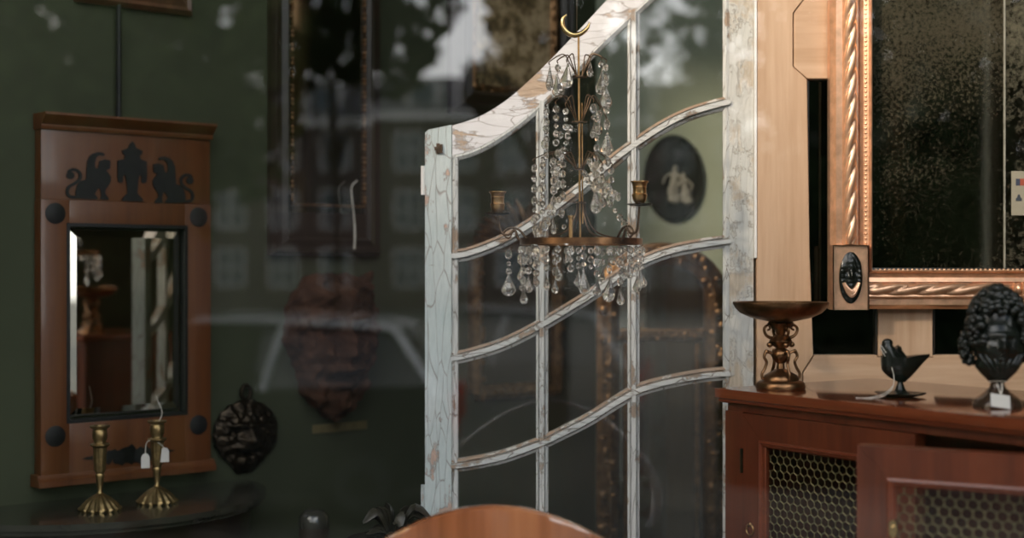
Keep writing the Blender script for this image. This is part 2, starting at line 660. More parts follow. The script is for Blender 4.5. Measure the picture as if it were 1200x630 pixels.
xl0, xl1 = to_floor(498), to_floor(529)
xr0, xr1 = to_floor(855), to_floor(883)
zt0, zt1 = dxz(498, 152)[1], dxz(529, 146)[1]
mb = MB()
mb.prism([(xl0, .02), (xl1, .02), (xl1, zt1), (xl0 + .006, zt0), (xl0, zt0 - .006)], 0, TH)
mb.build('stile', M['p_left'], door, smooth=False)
ztr = dxz(869, -98)[1]
mb = MB()
mb.prism([(xr0, .02), (xr1, .02), (xr1, ztr), (xr0, ztr)], 0, TH)
mb.build('stile', M['p_right'], door, smooth=False)
outer = [(530, 147), (558, 138), (582, 125), (606, 107), (640, 75), (672, 42), (700, 12), (730, -20), (765, -52), (810, -80), (855, -92)]
inner = [(855, -46), (820, -40), (790, -26), (764, -6), (738, 18), (710, 44), (684, 70), (655, 100), (630, 124), (605, 145), (575, 165), (552, 176), (530, 182)]
po = [(p.x, p.y) for p in spline([(x, y, 0) for x, y in outer], 5)]
pi_ = [(p.x, p.y) for p in spline([(x, y, 0) for x, y in inner], 5)]
mb = MB()
n = min(len(po), len(pi_))
v, f = [], []
K = 60


def along(poly, K):
    L = [0]
    for i in range(1, len(poly)):
        L.append(L[-1] + math.dist(poly[i], poly[i - 1]))
    out = []
    for k in range(K + 1):
        d = L[-1] * k / K
        i = 1
        while i < len(L) - 1 and L[i] < d:
            i += 1
        t = (d - L[i - 1]) / max(1e-9, L[i] - L[i - 1])
        out.append((poly[i - 1][0] + (poly[i][0] - poly[i - 1][0]) * t, poly[i - 1][1] + (poly[i][1] - poly[i - 1][1]) * t))
    return out


A_, B_ = along(po, K), along(pi_[::-1], K)
for (p, q) in zip(A_, B_):
    xo, zo = dxz(*p)
    xi, zi = dxz(*q)
    v += [(xo, 0.0, zo), (xi, 0.0, zi), (xi, TH, zi), (xo, TH, zo)]
for i in range(K):
    for k in range(4):
        k2 = (k + 1) % 4
        f.append((4 * i + k, 4 * i + 4 + k, 4 * i + 4 + k2, 4 * i + k2))
f += [(0, 1, 2, 3), (4 * K + 3, 4 * K + 2, 4 * K + 1, 4 * K)]
mb._add(v, f)
mb.build('top_rail', M['p_top'], door, ang=30)
# bottom rail + panel
mb = MB()
zb = dxz(600, 700)[1]
mb.box(xl1, xr0, 0, TH, .02, .16)
mb.box(xl1, xr0, 0, TH, zb - .07, zb)
mb.box(xl1, xr0, .010, TH - .010, .16, zb - .07)
mb.build('lower_panel', M['p_rail'], door, smooth=False)


def barprof(w, d):
    h = w / 2
    return [(-h, 0), (-h, d * .40), (-h * .60, d * .62), (-h * .54, d * .30), (-h * .44, d * .30), (-h * .38, d), (h * .38, d), (h * .44, d * .30), (h * .54, d * .30), (h * .60, d * .62), (h, d * .40), (h, 0), (h, -.012), (-h, -.012)]


def bar(pts, w, name, mat, d=.013, y=.010):
    mb = MB()
    q = [(x, y, z) for x, z in pts]
    mb.sweep(q, barprof(w, d))
    o = mb.build(name, mat, door, ang=25)
    if name == 'glazing_bar':               # ledges facing up have lost their paint
        o.data.materials.append(M['p_worn'])
        for p in o.data.polygons:
            if p.normal.z > .25:
                p.material_index = 1
    return o


MW = to_floor(642) - to_floor(628)
for px0, ytop in ((635, 118), (742.5, 12)):
    x = to_floor(px0)
    bar([(x, zb), (x, dxz(px0, ytop)[1])], MW, 'muntin', M['p_bar'])
RAILS = [[(529, 300), (552, 296), (590, 281), (623, 262), (655, 240), (690, 213), (725, 183), (749, 166), (775, 149), (800, 136), (825, 127), (856, 119)],
         [(529, 420), (552, 415), (590, 403), (634, 381), (690, 347), (718, 328), (744, 311), (768, 300), (790, 293), (820, 287), (856, 282)],
         [(529, 546), (552, 543), (590, 535), (634, 519), (662, 506), (691, 491), (718, 474), (744, 459), (768, 451), (795, 445), (825, 440), (856, 437)]]
for rl in RAILS:
    pts = [dxz(p.x, p.y) for p in spline([(x, y, 0) for x, y in rl], 5)]
    bar(pts, MW * 1.08, 'glazing_bar', M['p_rail'], .0145)
# rebate mouldings against the stiles and the top rail
mb = MB()
hw = .010
for x, s in ((xl1 + hw * .6, 1), (xr0 - hw * .6, -1)):
    mb.sweep([(x, .004, zb), (x, .004, dxz(530 if s > 0 else 850, 180 if s > 0 else -45)[1])], [(-hw * .6, -.012), (-hw * .6, .002), (0, .004), (hw * .6, -.001), (hw * .6, -.012)])
mb.sweep([(x, .004, z - .005) for x, z in [dxz(*p) for p in B_]], [(-.006, -.012), (-.006, -.001), (0, .004), (.006, .002), (.006, -.012)])
mb.build('sash_moulding', M['p_bar'], door, ang=25)
# panes: one thin sheet following the opening
mb = MB()
top = [dxz(*p) for p in B_]
N = len(top)
v = [(x, .019, z) for x, z in top] + [(x, .019, zb) for x, z in top]
mb._add(v, [(i, i + 1, N + i + 1, N + i) for i in range(N - 1)])
mb.build('panes', M['pane'], door, smooth=False)
# hinges and latch
for py in (211, 585):
    mb = MB()
    z = dxz(498, py)[1]
    mb.tube([(-.004, .004, z - .028), (-.004, .004, z + .028)], .0045, 10)
    for k in (-.012, .012):
        mb.tube([(-.004, .004, z + k - .001), (-.004, .004, z + k + .001)], .0052, 10)
    mb.box(-.004, .001, .004, .030, z - .026, z + .026)
    mb.build('hinge', M['white_board'] if py < 300 else M['p_left'], door)
mb = MB()
x, z = dxz(515, 174)
mb.box(x - .006, x + .001, -.004, .002, z - .010, z + .010, bev=.001)
mb.box(x - .009, x - .004, -.006, .002, z - .003, z + .003)
mb.tube([(x + .004, -.003, z - .009), (x + .004, -.003, z + .008)], .003, 8)
mb.build('latch', M['iron'], door)

# ================================================================== pine frame behind the cabinet
PY = 2.695


def pz(px, py):
    q = P(px, py, PY)
    return (q.x, q.z)


pine = thing('pine_frame', 'tall raw pine window frame with dark openings, behind the cabinet', 'frame', (P(887, 0, PY).x, PY, 0))
ox, oz = pine.location.x, 0


def pine_part(poly, name, mat, y0=0, y1=.046):
    mb = MB()
    pl = []
    for p in poly:
        if len(p) == 3:
            pl.append((pz(p[0], 0)[0] - ox, p[1]))
        else:
            x, z = pz(*p)
            pl.append((x - ox, z))
    mb.prism(pl, y0, y1)
    t = mb.bm
    bmesh.ops.recalc_face_normals(t, faces=t.faces[:])
    bmesh.ops.bevel(t, geom=[e for e in t.edges], offset=.0012, segments=1, affect='EDGES')
    return mb.build(name, mat, pine, smooth=False)


G = .7
pine_part([(887, .02, 0), (941 - G, .02, 0), (941 - G, 436), (954 - G, 416), (949, 300), (946, 93), (930 - G, 78), (930 - G, 15), (943 - G, -2), (943 - G, -300), (887, -300)], 'stile', M['pine'])
pine_part([(930 + G, 78), (946 + G, 92), (1200, 92), (1500, 92), (1500, -2), (943 + G, -2), (930 + G, 15)], 'rail', M['pine_x'], .002)
pine_part([(954 + G, 416), (1029, 416), (1029, 419), (1094, 419), (1094, 416), (1500, 416), (1500, 520), (941 + G, 520), (941 + G, 437)], 'rail', M['pine_x'], .002)
pine_part([(1030, 92.7), (1094, 92.7), (1094, 418), (1030, 418)], 'mullion', M['pine'], .004)
pine_part([(1440, .02, 0), (1502, .02, 0), (1502, -300), (1440, -300)], 'stile', M['pine'], -.001)
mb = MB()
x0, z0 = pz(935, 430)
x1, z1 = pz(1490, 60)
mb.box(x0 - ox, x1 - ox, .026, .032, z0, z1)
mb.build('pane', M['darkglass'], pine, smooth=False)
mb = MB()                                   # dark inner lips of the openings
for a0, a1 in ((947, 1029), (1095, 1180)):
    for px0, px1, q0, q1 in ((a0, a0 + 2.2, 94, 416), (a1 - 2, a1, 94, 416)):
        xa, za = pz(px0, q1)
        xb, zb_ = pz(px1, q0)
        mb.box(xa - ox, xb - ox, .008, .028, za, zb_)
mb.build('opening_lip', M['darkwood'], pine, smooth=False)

# white strip standing in for sunlight in the gap beside the door
mb = MB()
mb.box(.4592, .4638, 2.693, 2.735, CAMZ - (302 - 315) / FPX * 2.68, 1.95, bev=.001)
tag(mb.build('sunlit_strip', M['white_board'], smooth=False), 'thin white strip standing in for sunlight in the gap between door and pine frame', 'sunlit_strip')

# ================================================================== big gilt mirror
GMY = PY - .0325
gm0 = P(974, 362, GMY)
gm = thing('gilt_mirror', 'large copper gilt mirror with rope moulding and black corner mask', 'mirror', (gm0.x, GMY, gm0.z))
u = GMY / FPX                               # metres per pixel here
W_ = 520 * u
H_ = 620 * u
# section across the frame from the outer edge inwards (a) and height towards the viewer (b)
fw = 46 * u


def rect_path(ins):
    return [(ins, 0, ins), (W_ - ins, 0, ins), (W_ - ins, 0, H_ - ins), (ins, 0, H_ - ins)]


mb = MB()
pr = [(-23 * u, -.031), (-23 * u, .016), (-21.5 * u, .019), (-20 * u, .016), (-19 * u, .012), (-14 * u, .008), (-9 * u, .011), (-8 * u, .006), (3 * u, .006), (5 * u, .013), (8 * u, .015), (10 * u, .012), (11 * u, .008), (18 * u, .006), (21 * u, -.006), (23 * u, -.010), (23 * u, -.031)]
mb.sweep([(p[0], p[1], p[2]) for p in rect_path(23 * u)], [(-a, b) for a, b in pr], closed=True)
mb.build('frame', M['gilt'], gm, ang=28)
# rope mouldings: half-buried twisted columns
c0 = 40 * u


def rope(p0, p1, r, turns, hand=1):
    d = (Vector(p1) - Vector(p0))
    L = d.length
    d.normalize()
    n1 = Vector((0, -1, 0))
    n2 = d.cross(n1)
    NS, NA = int(turns * 14), 28
    vs, fs = [], []
    for i in range(NS + 1):
        s_ = L * i / NS
        e = min(1, min(s_, L - s_) / .012)
        for k in range(NA):
            an = 2 * PI * k / NA
            lobe = abs(math.sin(1.5 * (an + hand * 2 * PI * turns * s_ / L / 3 * 1.0)))
            rr = r * (.62 + .42 * lobe ** .7) * (.75 + .25 * e)
            q = Vector(p0) + d * s_ + n1 * (math.cos(an) * rr) + n2 * (math.sin(an) * rr)
            vs.append(q)
    for i in range(NS):
        for k in range(NA):
            k2 = (k + 1) % NA
            fs.append((i * NA + k, i * NA + k2, (i + 1) * NA + k2, (i + 1) * NA + k))
    m_ = MB()
    m_._add(vs, fs)
    return m_


ry = -.012
for (p0, p1, t) in (((21 * u, ry, 76 * u), (21 * u, ry, H_ - 76 * u), 17), ((W_ - 21 * u, ry, 76 * u), (W_ - 21 * u, ry, H_ - 76 * u), 17),
                    ((42 * u, ry + .002, 23.5 * u), (210 * u, ry + .002, 23.5 * u), 5), ((W_ - 42 * u, ry + .002, 23.5 * u), (222 * u, ry + .002, 23.5 * u), 8), ((42 * u, ry, H_ - 23 * u), (W_ - 42 * u, ry, H_ - 23 * u), 22)):
    rope(p0, p1, 7.6 * u, t, -1 if p0[0] == p1[0] else 1).build('rope_moulding', M['gilt'], gm, ang=70)
mb = MB()
mb.ball((216 * u, ry, 23.5 * u), 7.5 * u, None, (.7, 1, 1))
for dx in (-5, 5):
    mb.lathe([(7 * u, -1.2 * u), (8.4 * u, 0), (7 * u, 1.2 * u)], T((216 + dx) * u, ry, 23.5 * u) @ R(PI / 2, 'Y'), 20)
mb.build('rope_knop', M['gilt'], gm)
mb = MB()                                   # beading, one pattern
bp = 5.35 * u
z = 46 * u
nx = int((W_ - 92 * u) / bp)
for i in range(nx + 1):
    for zz in (45.5 * u, H_ - 45.5 * u):
        mb.ball((46 * u + i * bp, -.006, zz), 2.25 * u, None, (1, 1, 1), 8, 6)
nz = int((H_ - 92 * u) / bp)
for i in range(1, nz):
    for xx in (39.5 * u, W_ - 39.5 * u):
        mb.ball((xx, -.009, 45.5 * u + i * bp), 2.0 * u, None, (1, 1, 1), 8, 6)
mb.build('beading', M['gilt'], gm)
mb = MB()
mb.sweep(rect_path(46 * u), [(-2.5 * u, -.01), (-2.5 * u, .004), (2 * u, .001), (2.5 * u, -.014), (0, -.02)], closed=True)
mb.build('slip', M['darkwood'], gm, ang=28)
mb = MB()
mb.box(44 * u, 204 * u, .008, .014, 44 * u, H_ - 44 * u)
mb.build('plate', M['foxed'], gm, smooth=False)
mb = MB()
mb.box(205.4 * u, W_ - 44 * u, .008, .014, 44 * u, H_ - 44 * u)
mb.build('plate', M['foxed_reflection'], gm, smooth=False)  # lighter plate: the pier's reflection is put into its colour
mb = MB()
mb.box(203.7 * u, 205.7 * u, .0055, .013, 44 * u, H_ - 44 * u)
mb.build('reflection_line', plain('pale_reflection_line', (.30, .29, .24), .5), gm, smooth=False)  # pale line painted as the edge of that reflection
mb = MB()
mb.box(4 * u, W_ - 4 * u, .016, .031, 4 * u, H_ - 4 * u)
mb.build('backboard', M['brownwood'], gm, smooth=False)
# corner block with black mask
for bx in (0, W_ - 40 * u):
    mb = MB()
    z0, z1, x0, x1 = -.5 * u, 75 * u, bx - 1 * u, bx + 40 * u
    bl = [(x0, z0), (x1, z0), (x1, z1), (x0, z1)]
    mb.box(x0, x1, -.030, .010, z0, z1)
    bm = mb.bm
    ff = min(bm.faces, key=lambda f_: f_.calc_center_median().y)
    r_ = bmesh.ops.inset_region(bm, faces=[ff], thickness=5 * u)
    for v_ in ff.verts:
        v_.co.y += .009
    blk = mb.build('corner_block', M['gilt'], gm, smooth=False)
    cx_, cz_ = bx + 19.5 * u, 37 * u
    a_, b_ = 13.6 * u, 30 * u

    def rad(t):
        return 1 / math.sqrt((math.cos(t) / a_) ** 2 + (math.sin(t) / b_) ** 2)

    def gs(x, z, x0, z0, sx, sz):
        return math.exp(-((x - x0) / sx) ** 2 - ((z - z0) / sz) ** 2)

    def Hm(x, z):
        X, Z = x / a_, z / b_
        h = .55 * max(0, 1 - X * X * .9 - Z * Z * .9) ** .5
        h += .16 * gs(X, Z, 0, .62, .7, .16) + .10 * gs(X, Z, 0, .42, .8, .07)
        h += .30 * gs(X, Z, 0, .12, .13, .20) + .12 * gs(X, Z, 0, .02, .22, .07)
        h -= .16 * (gs(X, Z, -.36, .20, .17, .07) + gs(X, Z, .36, .20, .17, .07))
        h += .12 * gs(X, Z, 0, -.15, .26, .05) + .14 * gs(X, Z, 0, -.33, .25, .08) - .08 * gs(X, Z, 0, -.21, .25, .025)
        h -= .12 * gs(X, Z, 0, -.60, .6, .10)
        h += .20 * (gs(X, Z, -.8, .1, .18, .5) + gs(X, Z, .8, .1, .18, .5)) * (1 + .6 * math.sin(Z * 34)) + .07 * gs(X, Z, 0, .72, .9, .22) * math.sin(X * 22 + Z * 14)
        return h * a_ * .75
    mb = MB()
    mb.relief(rad, Hm, 26, 56, T(cx_, -.0205, cz_))
    msk = mb.build('mask', M['black'], gm, ang=60)
    mb = MB()
    for k, (sag, rr, wd) in enumerate(((15, 2.6, 9.5), (12, 2.3, 8.5), (9, 2.0, 7.8))):
        pts = [(cx_ + wd * u * (i / 8), -.029 - .003 * (1 - (i / 8) ** 2), cz_ - (8 + sag * (1 - abs(i / 8) ** 1.7) - 0) * u + 2 * u) for i in range(-8, 9)]
        mb.tube(pts, [rr * u * (.55 + .45 * (1 - abs(i / 8))) for i in range(-8, 9)], 8)
    mb.build('drapery', M['gilt'], gm)

# card laid on the big mirror's glass, standing in for a reflected card
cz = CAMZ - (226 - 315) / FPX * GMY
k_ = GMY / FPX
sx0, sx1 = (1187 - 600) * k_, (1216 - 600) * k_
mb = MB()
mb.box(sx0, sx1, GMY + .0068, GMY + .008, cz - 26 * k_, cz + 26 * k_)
card = mb.build('reflected_card', plain('card', (.36, .33, .25), .5, 0, .03, 20), smooth=False)
tag(card, 'small white card with red and blue marks, standing in for a reflection on the big mirror glass', 'sign')


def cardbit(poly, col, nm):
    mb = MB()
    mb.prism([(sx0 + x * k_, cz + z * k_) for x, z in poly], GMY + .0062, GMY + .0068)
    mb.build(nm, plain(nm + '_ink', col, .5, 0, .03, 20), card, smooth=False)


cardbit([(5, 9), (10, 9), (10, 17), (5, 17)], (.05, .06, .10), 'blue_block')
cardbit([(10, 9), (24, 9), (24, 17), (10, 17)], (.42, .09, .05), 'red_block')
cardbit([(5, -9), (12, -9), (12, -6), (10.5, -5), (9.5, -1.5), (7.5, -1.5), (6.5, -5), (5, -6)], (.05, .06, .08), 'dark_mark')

# ================================================================== mahogany cabinet
CROT = math.atan2(-.83, .56)
CH = 1.151
cab = thing('mahogany_cabinet', 'red mahogany bookcase cabinet with brass wire doors, one standing open', 'cabinet', (.357, 2.38, 0), CROT)
CWid, CD = .805, .37
mb = MB()
mb.box(-.012, CWid + .012, -.014, CD, CH - .016, CH, bev=.003)
mb.build('top', M['mahog_top'], cab, ang=30)
mb = MB()
mb.box(.004, .024, .012, CD - .012, .0, CH - .016)
mb.box(CWid - .024, CWid - .004, .012, CD - .012, 0, CH - .016)
mb.box(.024, CWid - .024, CD - .022, CD - .012, 0.08, CH - .016)
mb.box(.004, CWid - .004, .002, .030, CH - .037, CH - .016)      # frieze
mb.box(.000, .043, 0, .028, 0, CH - .037)                        # face-frame stiles
mb.box(CWid - .040, CWid, 0, .028, 0, CH - .037)
mb.box(.043, CWid - .040, .002, .030, 0, .10)
mb.build('carcass', M['mahog'], cab, smooth=False)
mb = MB()
mb.sweep([(-.006, -.004, CH - .020), (CWid + .006, -.004, CH - .020)], [(-.004, 0), (-.002, .005), (.002, .006), (.004, .008), (.004, 0)])
mb.build('cornice_moulding', M['mahog_x'], cab, ang=30)
for z in (.42, .78):
    mb = MB()
    mb.box(.026, CWid - .026, .05, CD - .024, z, z + .016)
    mb.build('shelf', M['brownwood'], cab, smooth=False)
DWd, DZ0, DZ1 = .358, .105, CH - .038


def cab_door(loc, rot, flip):
    """hinge at the local origin; the leaf runs along +x (flip=1) or -x (flip=-1)"""
    d = MB()
    s = flip
    st = .042

    def bx(x0, x1, *a, **k):
        d.box(min(s * x0, s * x1), max(s * x0, s * x1), *a, **k)
    # mitred frame
    for poly in ([(0, DZ0), (st, DZ0 + st), (st, DZ1 - st), (0, DZ1)], [(DWd, DZ0), (DWd, DZ1), (DWd - st, DZ1 - st), (DWd - st, DZ0 + st)],
                 [(0.0005, DZ1), (st, DZ1 - st + .0005), (DWd - st, DZ1 - st + .0005), (DWd - .0005, DZ1)], [(0.0005, DZ0), (DWd - .0005, DZ0), (DWd - st, DZ0 + st - .0005), (st, DZ0 + st - .0005)]):
        d.prism([(s * x, z) for x, z in poly], -.004, .018)
    leaf = d.build('door', M['mahog'], cab, smooth=False, loc=loc, rotz=rot)
    m = MB()
    path = [(s * st, 0, DZ0 + st), (s * (DWd - st), 0, DZ0 + st), (s * (DWd - st), 0, DZ1 - st), (s * st, 0, DZ1 - st)]
    sg = s
    m.sweep(path, [(-.001 * sg, -.006), (-.001 * sg, .007), (.002 * sg, .009), (.004 * sg, .006), (.0065 * sg, .006), (.008 * sg, .001), (.010 * sg, .000), (.010 * sg, -.006)], closed=True)
    m.build('beading', M['mahog_x'], leaf, ang=28)
    # hexagonal wire: cell width c
    m = MB()
    c = .0148
    hx = c / 2
    r6 = c / math.sqrt(3) * .95
    x0, x1, z0, z1 = st + .004, DWd - st - .004, DZ0 + st + .004, DZ1 - st - .004
    rows = int((z1 - z0) / (1.5 * r6))
    cols = int((x1 - x0) / c)
    wr = .00085

    def seg(a, b):
        ax, az = a
        bx_, bz = b
        if min(ax, bx_) < x0 - .003 or max(ax, bx_) > x1 + .003 or max(az, bz) > z1 + .004 or min(az, bz) < z0 - .004:
            return
        m.tube([(s * ax, .008, az), (s * bx_, .008, bz)], wr * 1.25, 4)
    for r in range(rows + 1):
        for q in range(-1, cols + 2):
            cx0 = x0 + q * c + (hx if r % 2 else 0)
            cz0 = z1 - r * 1.5 * r6
            V = [(cx0 + hx, cz0 - r6 / 2), (cx0 + hx, cz0 + r6 / 2), (cx0, cz0 + r6)]
            seg(V[0], V[1])
            seg(V[1], V[2])
            seg(V[2], (cx0 - hx, cz0 + r6 / 2))
    m.build('wire_mesh', M['wire'], leaf, ang=80)
    return leaf


ld = cab_door((.045, 0, 0), 0, 1)
rd = cab_door((CWid - .042, -.006, 0), math.radians(26.8), -1)
rd['label'] = 'wire door standing open'
for leaf, x, s in ((ld, .021, 1), (ld, DWd - .021, 1), (rd, -(DWd - .021), -1)):
    mb = MB()
    zc = .925
    mb.tube([(x + .0085 * math.cos(a_), -.007, zc + .0085 * math.sin(a_)) for a_ in [2 * PI * i / 20 for i in range(20)]], .0014, 8, closed=True)
    mb.ball((x, -.006, zc + .0085), .003)
    mb.build('ring_pull', M['brass'], leaf)
mb = MB()
x = -(DWd - .050)
zc = 1.352 - (618 - 315) / FPX * 1.905
mb.prism([(x + .0055 * math.cos(a_), zc + .012 * math.copysign(abs(math.sin(a_)) ** .7, math.sin(a_))) for a_ in [2 * PI * i / 24 for i in range(24)]], -.011, -.003)
mb.ball((x, -.0105, zc + .003), .0028)
mb.build('escutcheon', M['brightbrass'], rd)
for z in (1.035, .30):
    mb = MB()
    mb.tube([(.0445, -.005, z - .02), (.0445, -.005, z + .02)], .003, 8)
    mb.build('hinge', M['darkbronze'], cab)
# books on the inner shelf, just made out through the wire
for i, (x, w_, h_, c) in enumerate(((.50, .03, .15, (.20, .09, .03)), (.535, .035, .17, (.25, .12, .04)), (.575, .028, .14, (.14, .05, .03)))):
    mb = MB()
    mb.box(x, x + w_, .10, .22, .796, .796 + h_, bev=.003)
    Mloc = Matrix.Translation((.357, 2.38, 0)) @ R(CROT, 'Z')
    for v_ in mb.bm.verts:
        v_.co = Mloc @ v_.co
    o = mb.build('book', plain('book_cover', c, .6), ang=30)
    tag(o, ['brown book on the cabinet shelf, first from the closed door', 'tan book on the cabinet shelf, the middle and tallest of three', 'dark red book on the cabinet shelf, last from the closed door'][i], 'book', 'books inside the cabinet')

# ================================================================== compote on the cabinet
cp = P(915, 456, 2.36)
z0 = CH
comp = thing('compote', 'wide shallow copper compote dish on a scrolled stem', 'dish', (cp.x, 2.36, z0))
q = 2.36 / FPX
mb = MB()
mb.lathe([(0, 78 * q), (8 * q, 78 * q), (20 * q, 80 * q), (36 * q, 84 * q), (47 * q, 89 * q), (53 * q, 95 * q), (55.5 * q, 100 * q), (55.5 * q, 102 * q), (53 * q, 102 * q), (50 * q, 97 * q), (40 * q, 91 * q), (24 * q, 86 * q), (0, 85 * q)], None, 56)
mb.build('bowl', M['copper'], comp, ang=50)
mb = MB()
mb.lathe([(0, 0), (28 * q, 0), (29 * q, 2 * q), (28 * q, 7 * q), (25 * q, 9.5 * q), (21.5 * q, 10.5 * q), (21.5 * q, 13 * q), (18 * q, 17 * q), (10 * q, 21 * q), (5 * q, 24 * q), (0, 25 * q)], None, 40)
mb.build('foot', M['copper'], comp, ang=50)
mb = MB()
mb.lathe([(0, 23 * q), (5 * q, 24 * q), (4 * q, 30 * q), (8 * q, 34 * q), (11 * q, 40 * q), (9 * q, 45 * q), (5 * q, 48 * q), (10 * q, 51 * q), (13 * q, 56 * q), (10 * q, 61 * q), (5 * q, 64 * q), (7 * q, 69 * q), (13 * q, 73 * q), (15 * q, 77 * q), (12 * q, 80 * q), (0, 80 * q)], None, 28, lambda i, a: 1 + .06 * math.cos(6 * a))
mb.build('stem', M['copper'], comp, ang=50)
for k in range(4):
    mb = MB()
    Mk = R(k * PI / 2 + .25, 'Z')
    pts = spline([(5 * q, 0, 62 * q), (12 * q, 0, 60 * q), (19 * q, 0, 64 * q), (21 * q, 0, 71 * q), (16 * q, 0, 75 * q), (13.5 * q, 0, 71 * q), (17 * q, 0, 69 * q)], 6)
    mb.tube([Mk @ p for p in pts], [2.2 * q * (1 - .5 * i / len(pts)) for i in range(len(pts))], 8)
    pts = spline([(11 * q, 0, 42 * q), (18 * q, 0, 44 * q), (21 * q, 0, 38 * q), (18 * q, 0, 32 * q), (20 * q, 0, 25 * q), (24 * q, 0, 18 * q), (23 * q, 0, 12 * q)], 6)
    mb.tube([Mk @ p for p in pts], [1.8 * q] * len(pts), 8)
    mb.ball(Mk @ Vector((14 * q, 0, 52 * q)), 3.4 * q)
    mb.ball(Mk @ Vector((18 * q, 0, 44 * q)), 2.6 * q)
    mb.build('scroll_handle', M['copper'], comp)

# ================================================================== bird-shaped oil lamp
q = 2.215 / FPX
lp = P(1056, 464, 2.215)
lamp = thing('oil_lamp', 'small dark bronze boat-shaped oil lamp on a leaf saucer, with white string', 'lamp', (lp.x, 2.215, CH))
mb = MB()
mb.lathe([(0, 0), (14 * q, 0), (24 * q, 2.2 * q), (28 * q, 4.5 * q), (27 * q, 5.2 * q), (16 * q, 3.8 * q), (8 * q, 6 * q), (5.5 * q, 10 * q), (3.4 * q, 16 * q), (2.6 * q, 20 * q), (4 * q, 22 * q), (0, 24 * q)], T(-1 * q, 0, 0), 36, lambda i, a: 1 + (.12 * math.cos(5 * a) if i in (2, 3, 4) else 0))
mb.build('saucer', M['black'], lamp, ang=50)
mb = MB()
# boat body: cross sections along x from the round stern to the spout
secs = [(-22, 15, 47, 2), (-21.5, 26, 49, 7), (-19, 31, 50, 10.5), (-12, 26, 48, 13), (-3, 21, 47, 13), (5, 21, 47, 11.5), (13, 27, 48.3, 8.5), (21, 35, 49, 5.5), (27, 42, 49.6, 3.6), (33, 47, 50, 2)]
secs = [(-23, 36, 47, 3), (-22, 31, 48, 8), (-18, 26, 48, 12), (-11, 21, 47, 14), (-3, 17, 46.5, 14), (4, 17, 46.5, 12.5), (12, 24, 48, 9.5), (20, 33, 49, 6.5), (26, 40, 49.6, 4.2), (33, 47, 50.2, 2)]
NA = 16
v, f = [], []
for (x, zb0, zt, hw_) in secs:
    for k in range(NA):
        a_ = PI * k / (NA - 1)
        v.append((x * q, hw_ * math.cos(a_) * q, (zt - (zt - zb0) * math.sin(a_) ** .8) * q))
for i in range(len(secs) - 1):
    for k in range(NA):
        k2 = (k + 1) % NA
        f.append((i * NA + k, i * NA + k2, (i + 1) * NA + k2, (i + 1) * NA + k))
f += [tuple(range(NA)), tuple((len(secs) - 1) * NA + k for k in range(NA))]
mb._add(v, f)
mb.build('bowl', M['black'], lamp, ang=45)
mb = MB()
pts = spline([(-8 * q, 0, 40 * q), (-13 * q, 0, 50 * q), (-16 * q, 0, 58 * q), (-16 * q, 0, 63 * q)], 8)
mb.tube(pts, [(11.5 - 5.0 * (i / (len(pts) - 1)) ** 1.3) * q for i in range(len(pts))], 16, flat=.85)
mb.ball((-16 * q, 0, 63 * q), 6.5 * q, None, (1, .85, .85), 16, 10)
mb.tube([(-9 * q, 0, 55 * q), (-2 * q, 0, 48 * q), (6 * q, 0, 45 * q)], [8.5 * q, 7 * q, 2.5 * q], 14)
mb.build('hood', M['black'], lamp)
mb = MB()
mb.lathe([(0, 46 * q), (2 * q, 46 * q), (1.2 * q, 52 * q), (2.4 * q, 55 * q), (1.6 * q, 58 * q), (0, 59.5 * q)], T(-1 * q, 0, 0), 12)
mb.build('finial', M['black'], lamp)
mb = MB()
mb.tube(spline([(-20 * q, -10 * q, 52 * q), (-26 * q, -8 * q, 61 * q), (-24 * q, -6 * q, 54 * q), (-15 * q, -11 * q, 38 * q), (-12 * q, -14 * q, 22 * q), (-16 * q, -18 * q, 10 * q), (-30 * q, -24 * q, 2 * q), (-45 * q, -26 * q, 1 * q), (-58 * q, -20 * q, 1 * q)], 6), .0006, 6)
mb.tube(spline([(-12 * q, -14 * q, 22 * q), (-14 * q, -16 * q, 14 * q), (-26 * q, -24 * q, 6 * q), (-40 * q, -20 * q, 1.2 * q), (-58 * q, -24 * q, 1 * q)], 6), .0006, 6)
mb.build('string', M['string'], lamp)

# ================================================================== black bust on a socle
q = 2.05 / FPX
bp_ = P(1169, 476, 2.05)
bust = thing('bust', 'glossy black bust with tight curled hair on a turned socle, paper tag at its foot', 'bust', (bp_.x, 2.05, CH), math.radians(-6))
mb = MB()
mb.lathe([(0, 0), (28 * q, 0), (28.5 * q, 3 * q), (27 * q, 8 * q), (23 * q, 12 * q), (16 * q, 17 * q), (9.5 * q, 23 * q), (7.5 * q, 29 * q), (9 * q, 32 * q), (12 * q, 34 * q), (0, 36 * q)], None, 40)
mb.build('socle', plain('dark_polished_socle', (.05, .028, .018), .2, .3, .2, 40, .4), bust, ang=50)
mb = MB()
t = bmesh.new()
bmesh.ops.create_uvsphere(t, u_segments=72, v_segments=60, radius=1)
rnd = random.Random(3)


def g3(p, c, s):
    return math.exp(-sum(((p[i] - c[i]) / s[i]) ** 2 for i in range(3)))


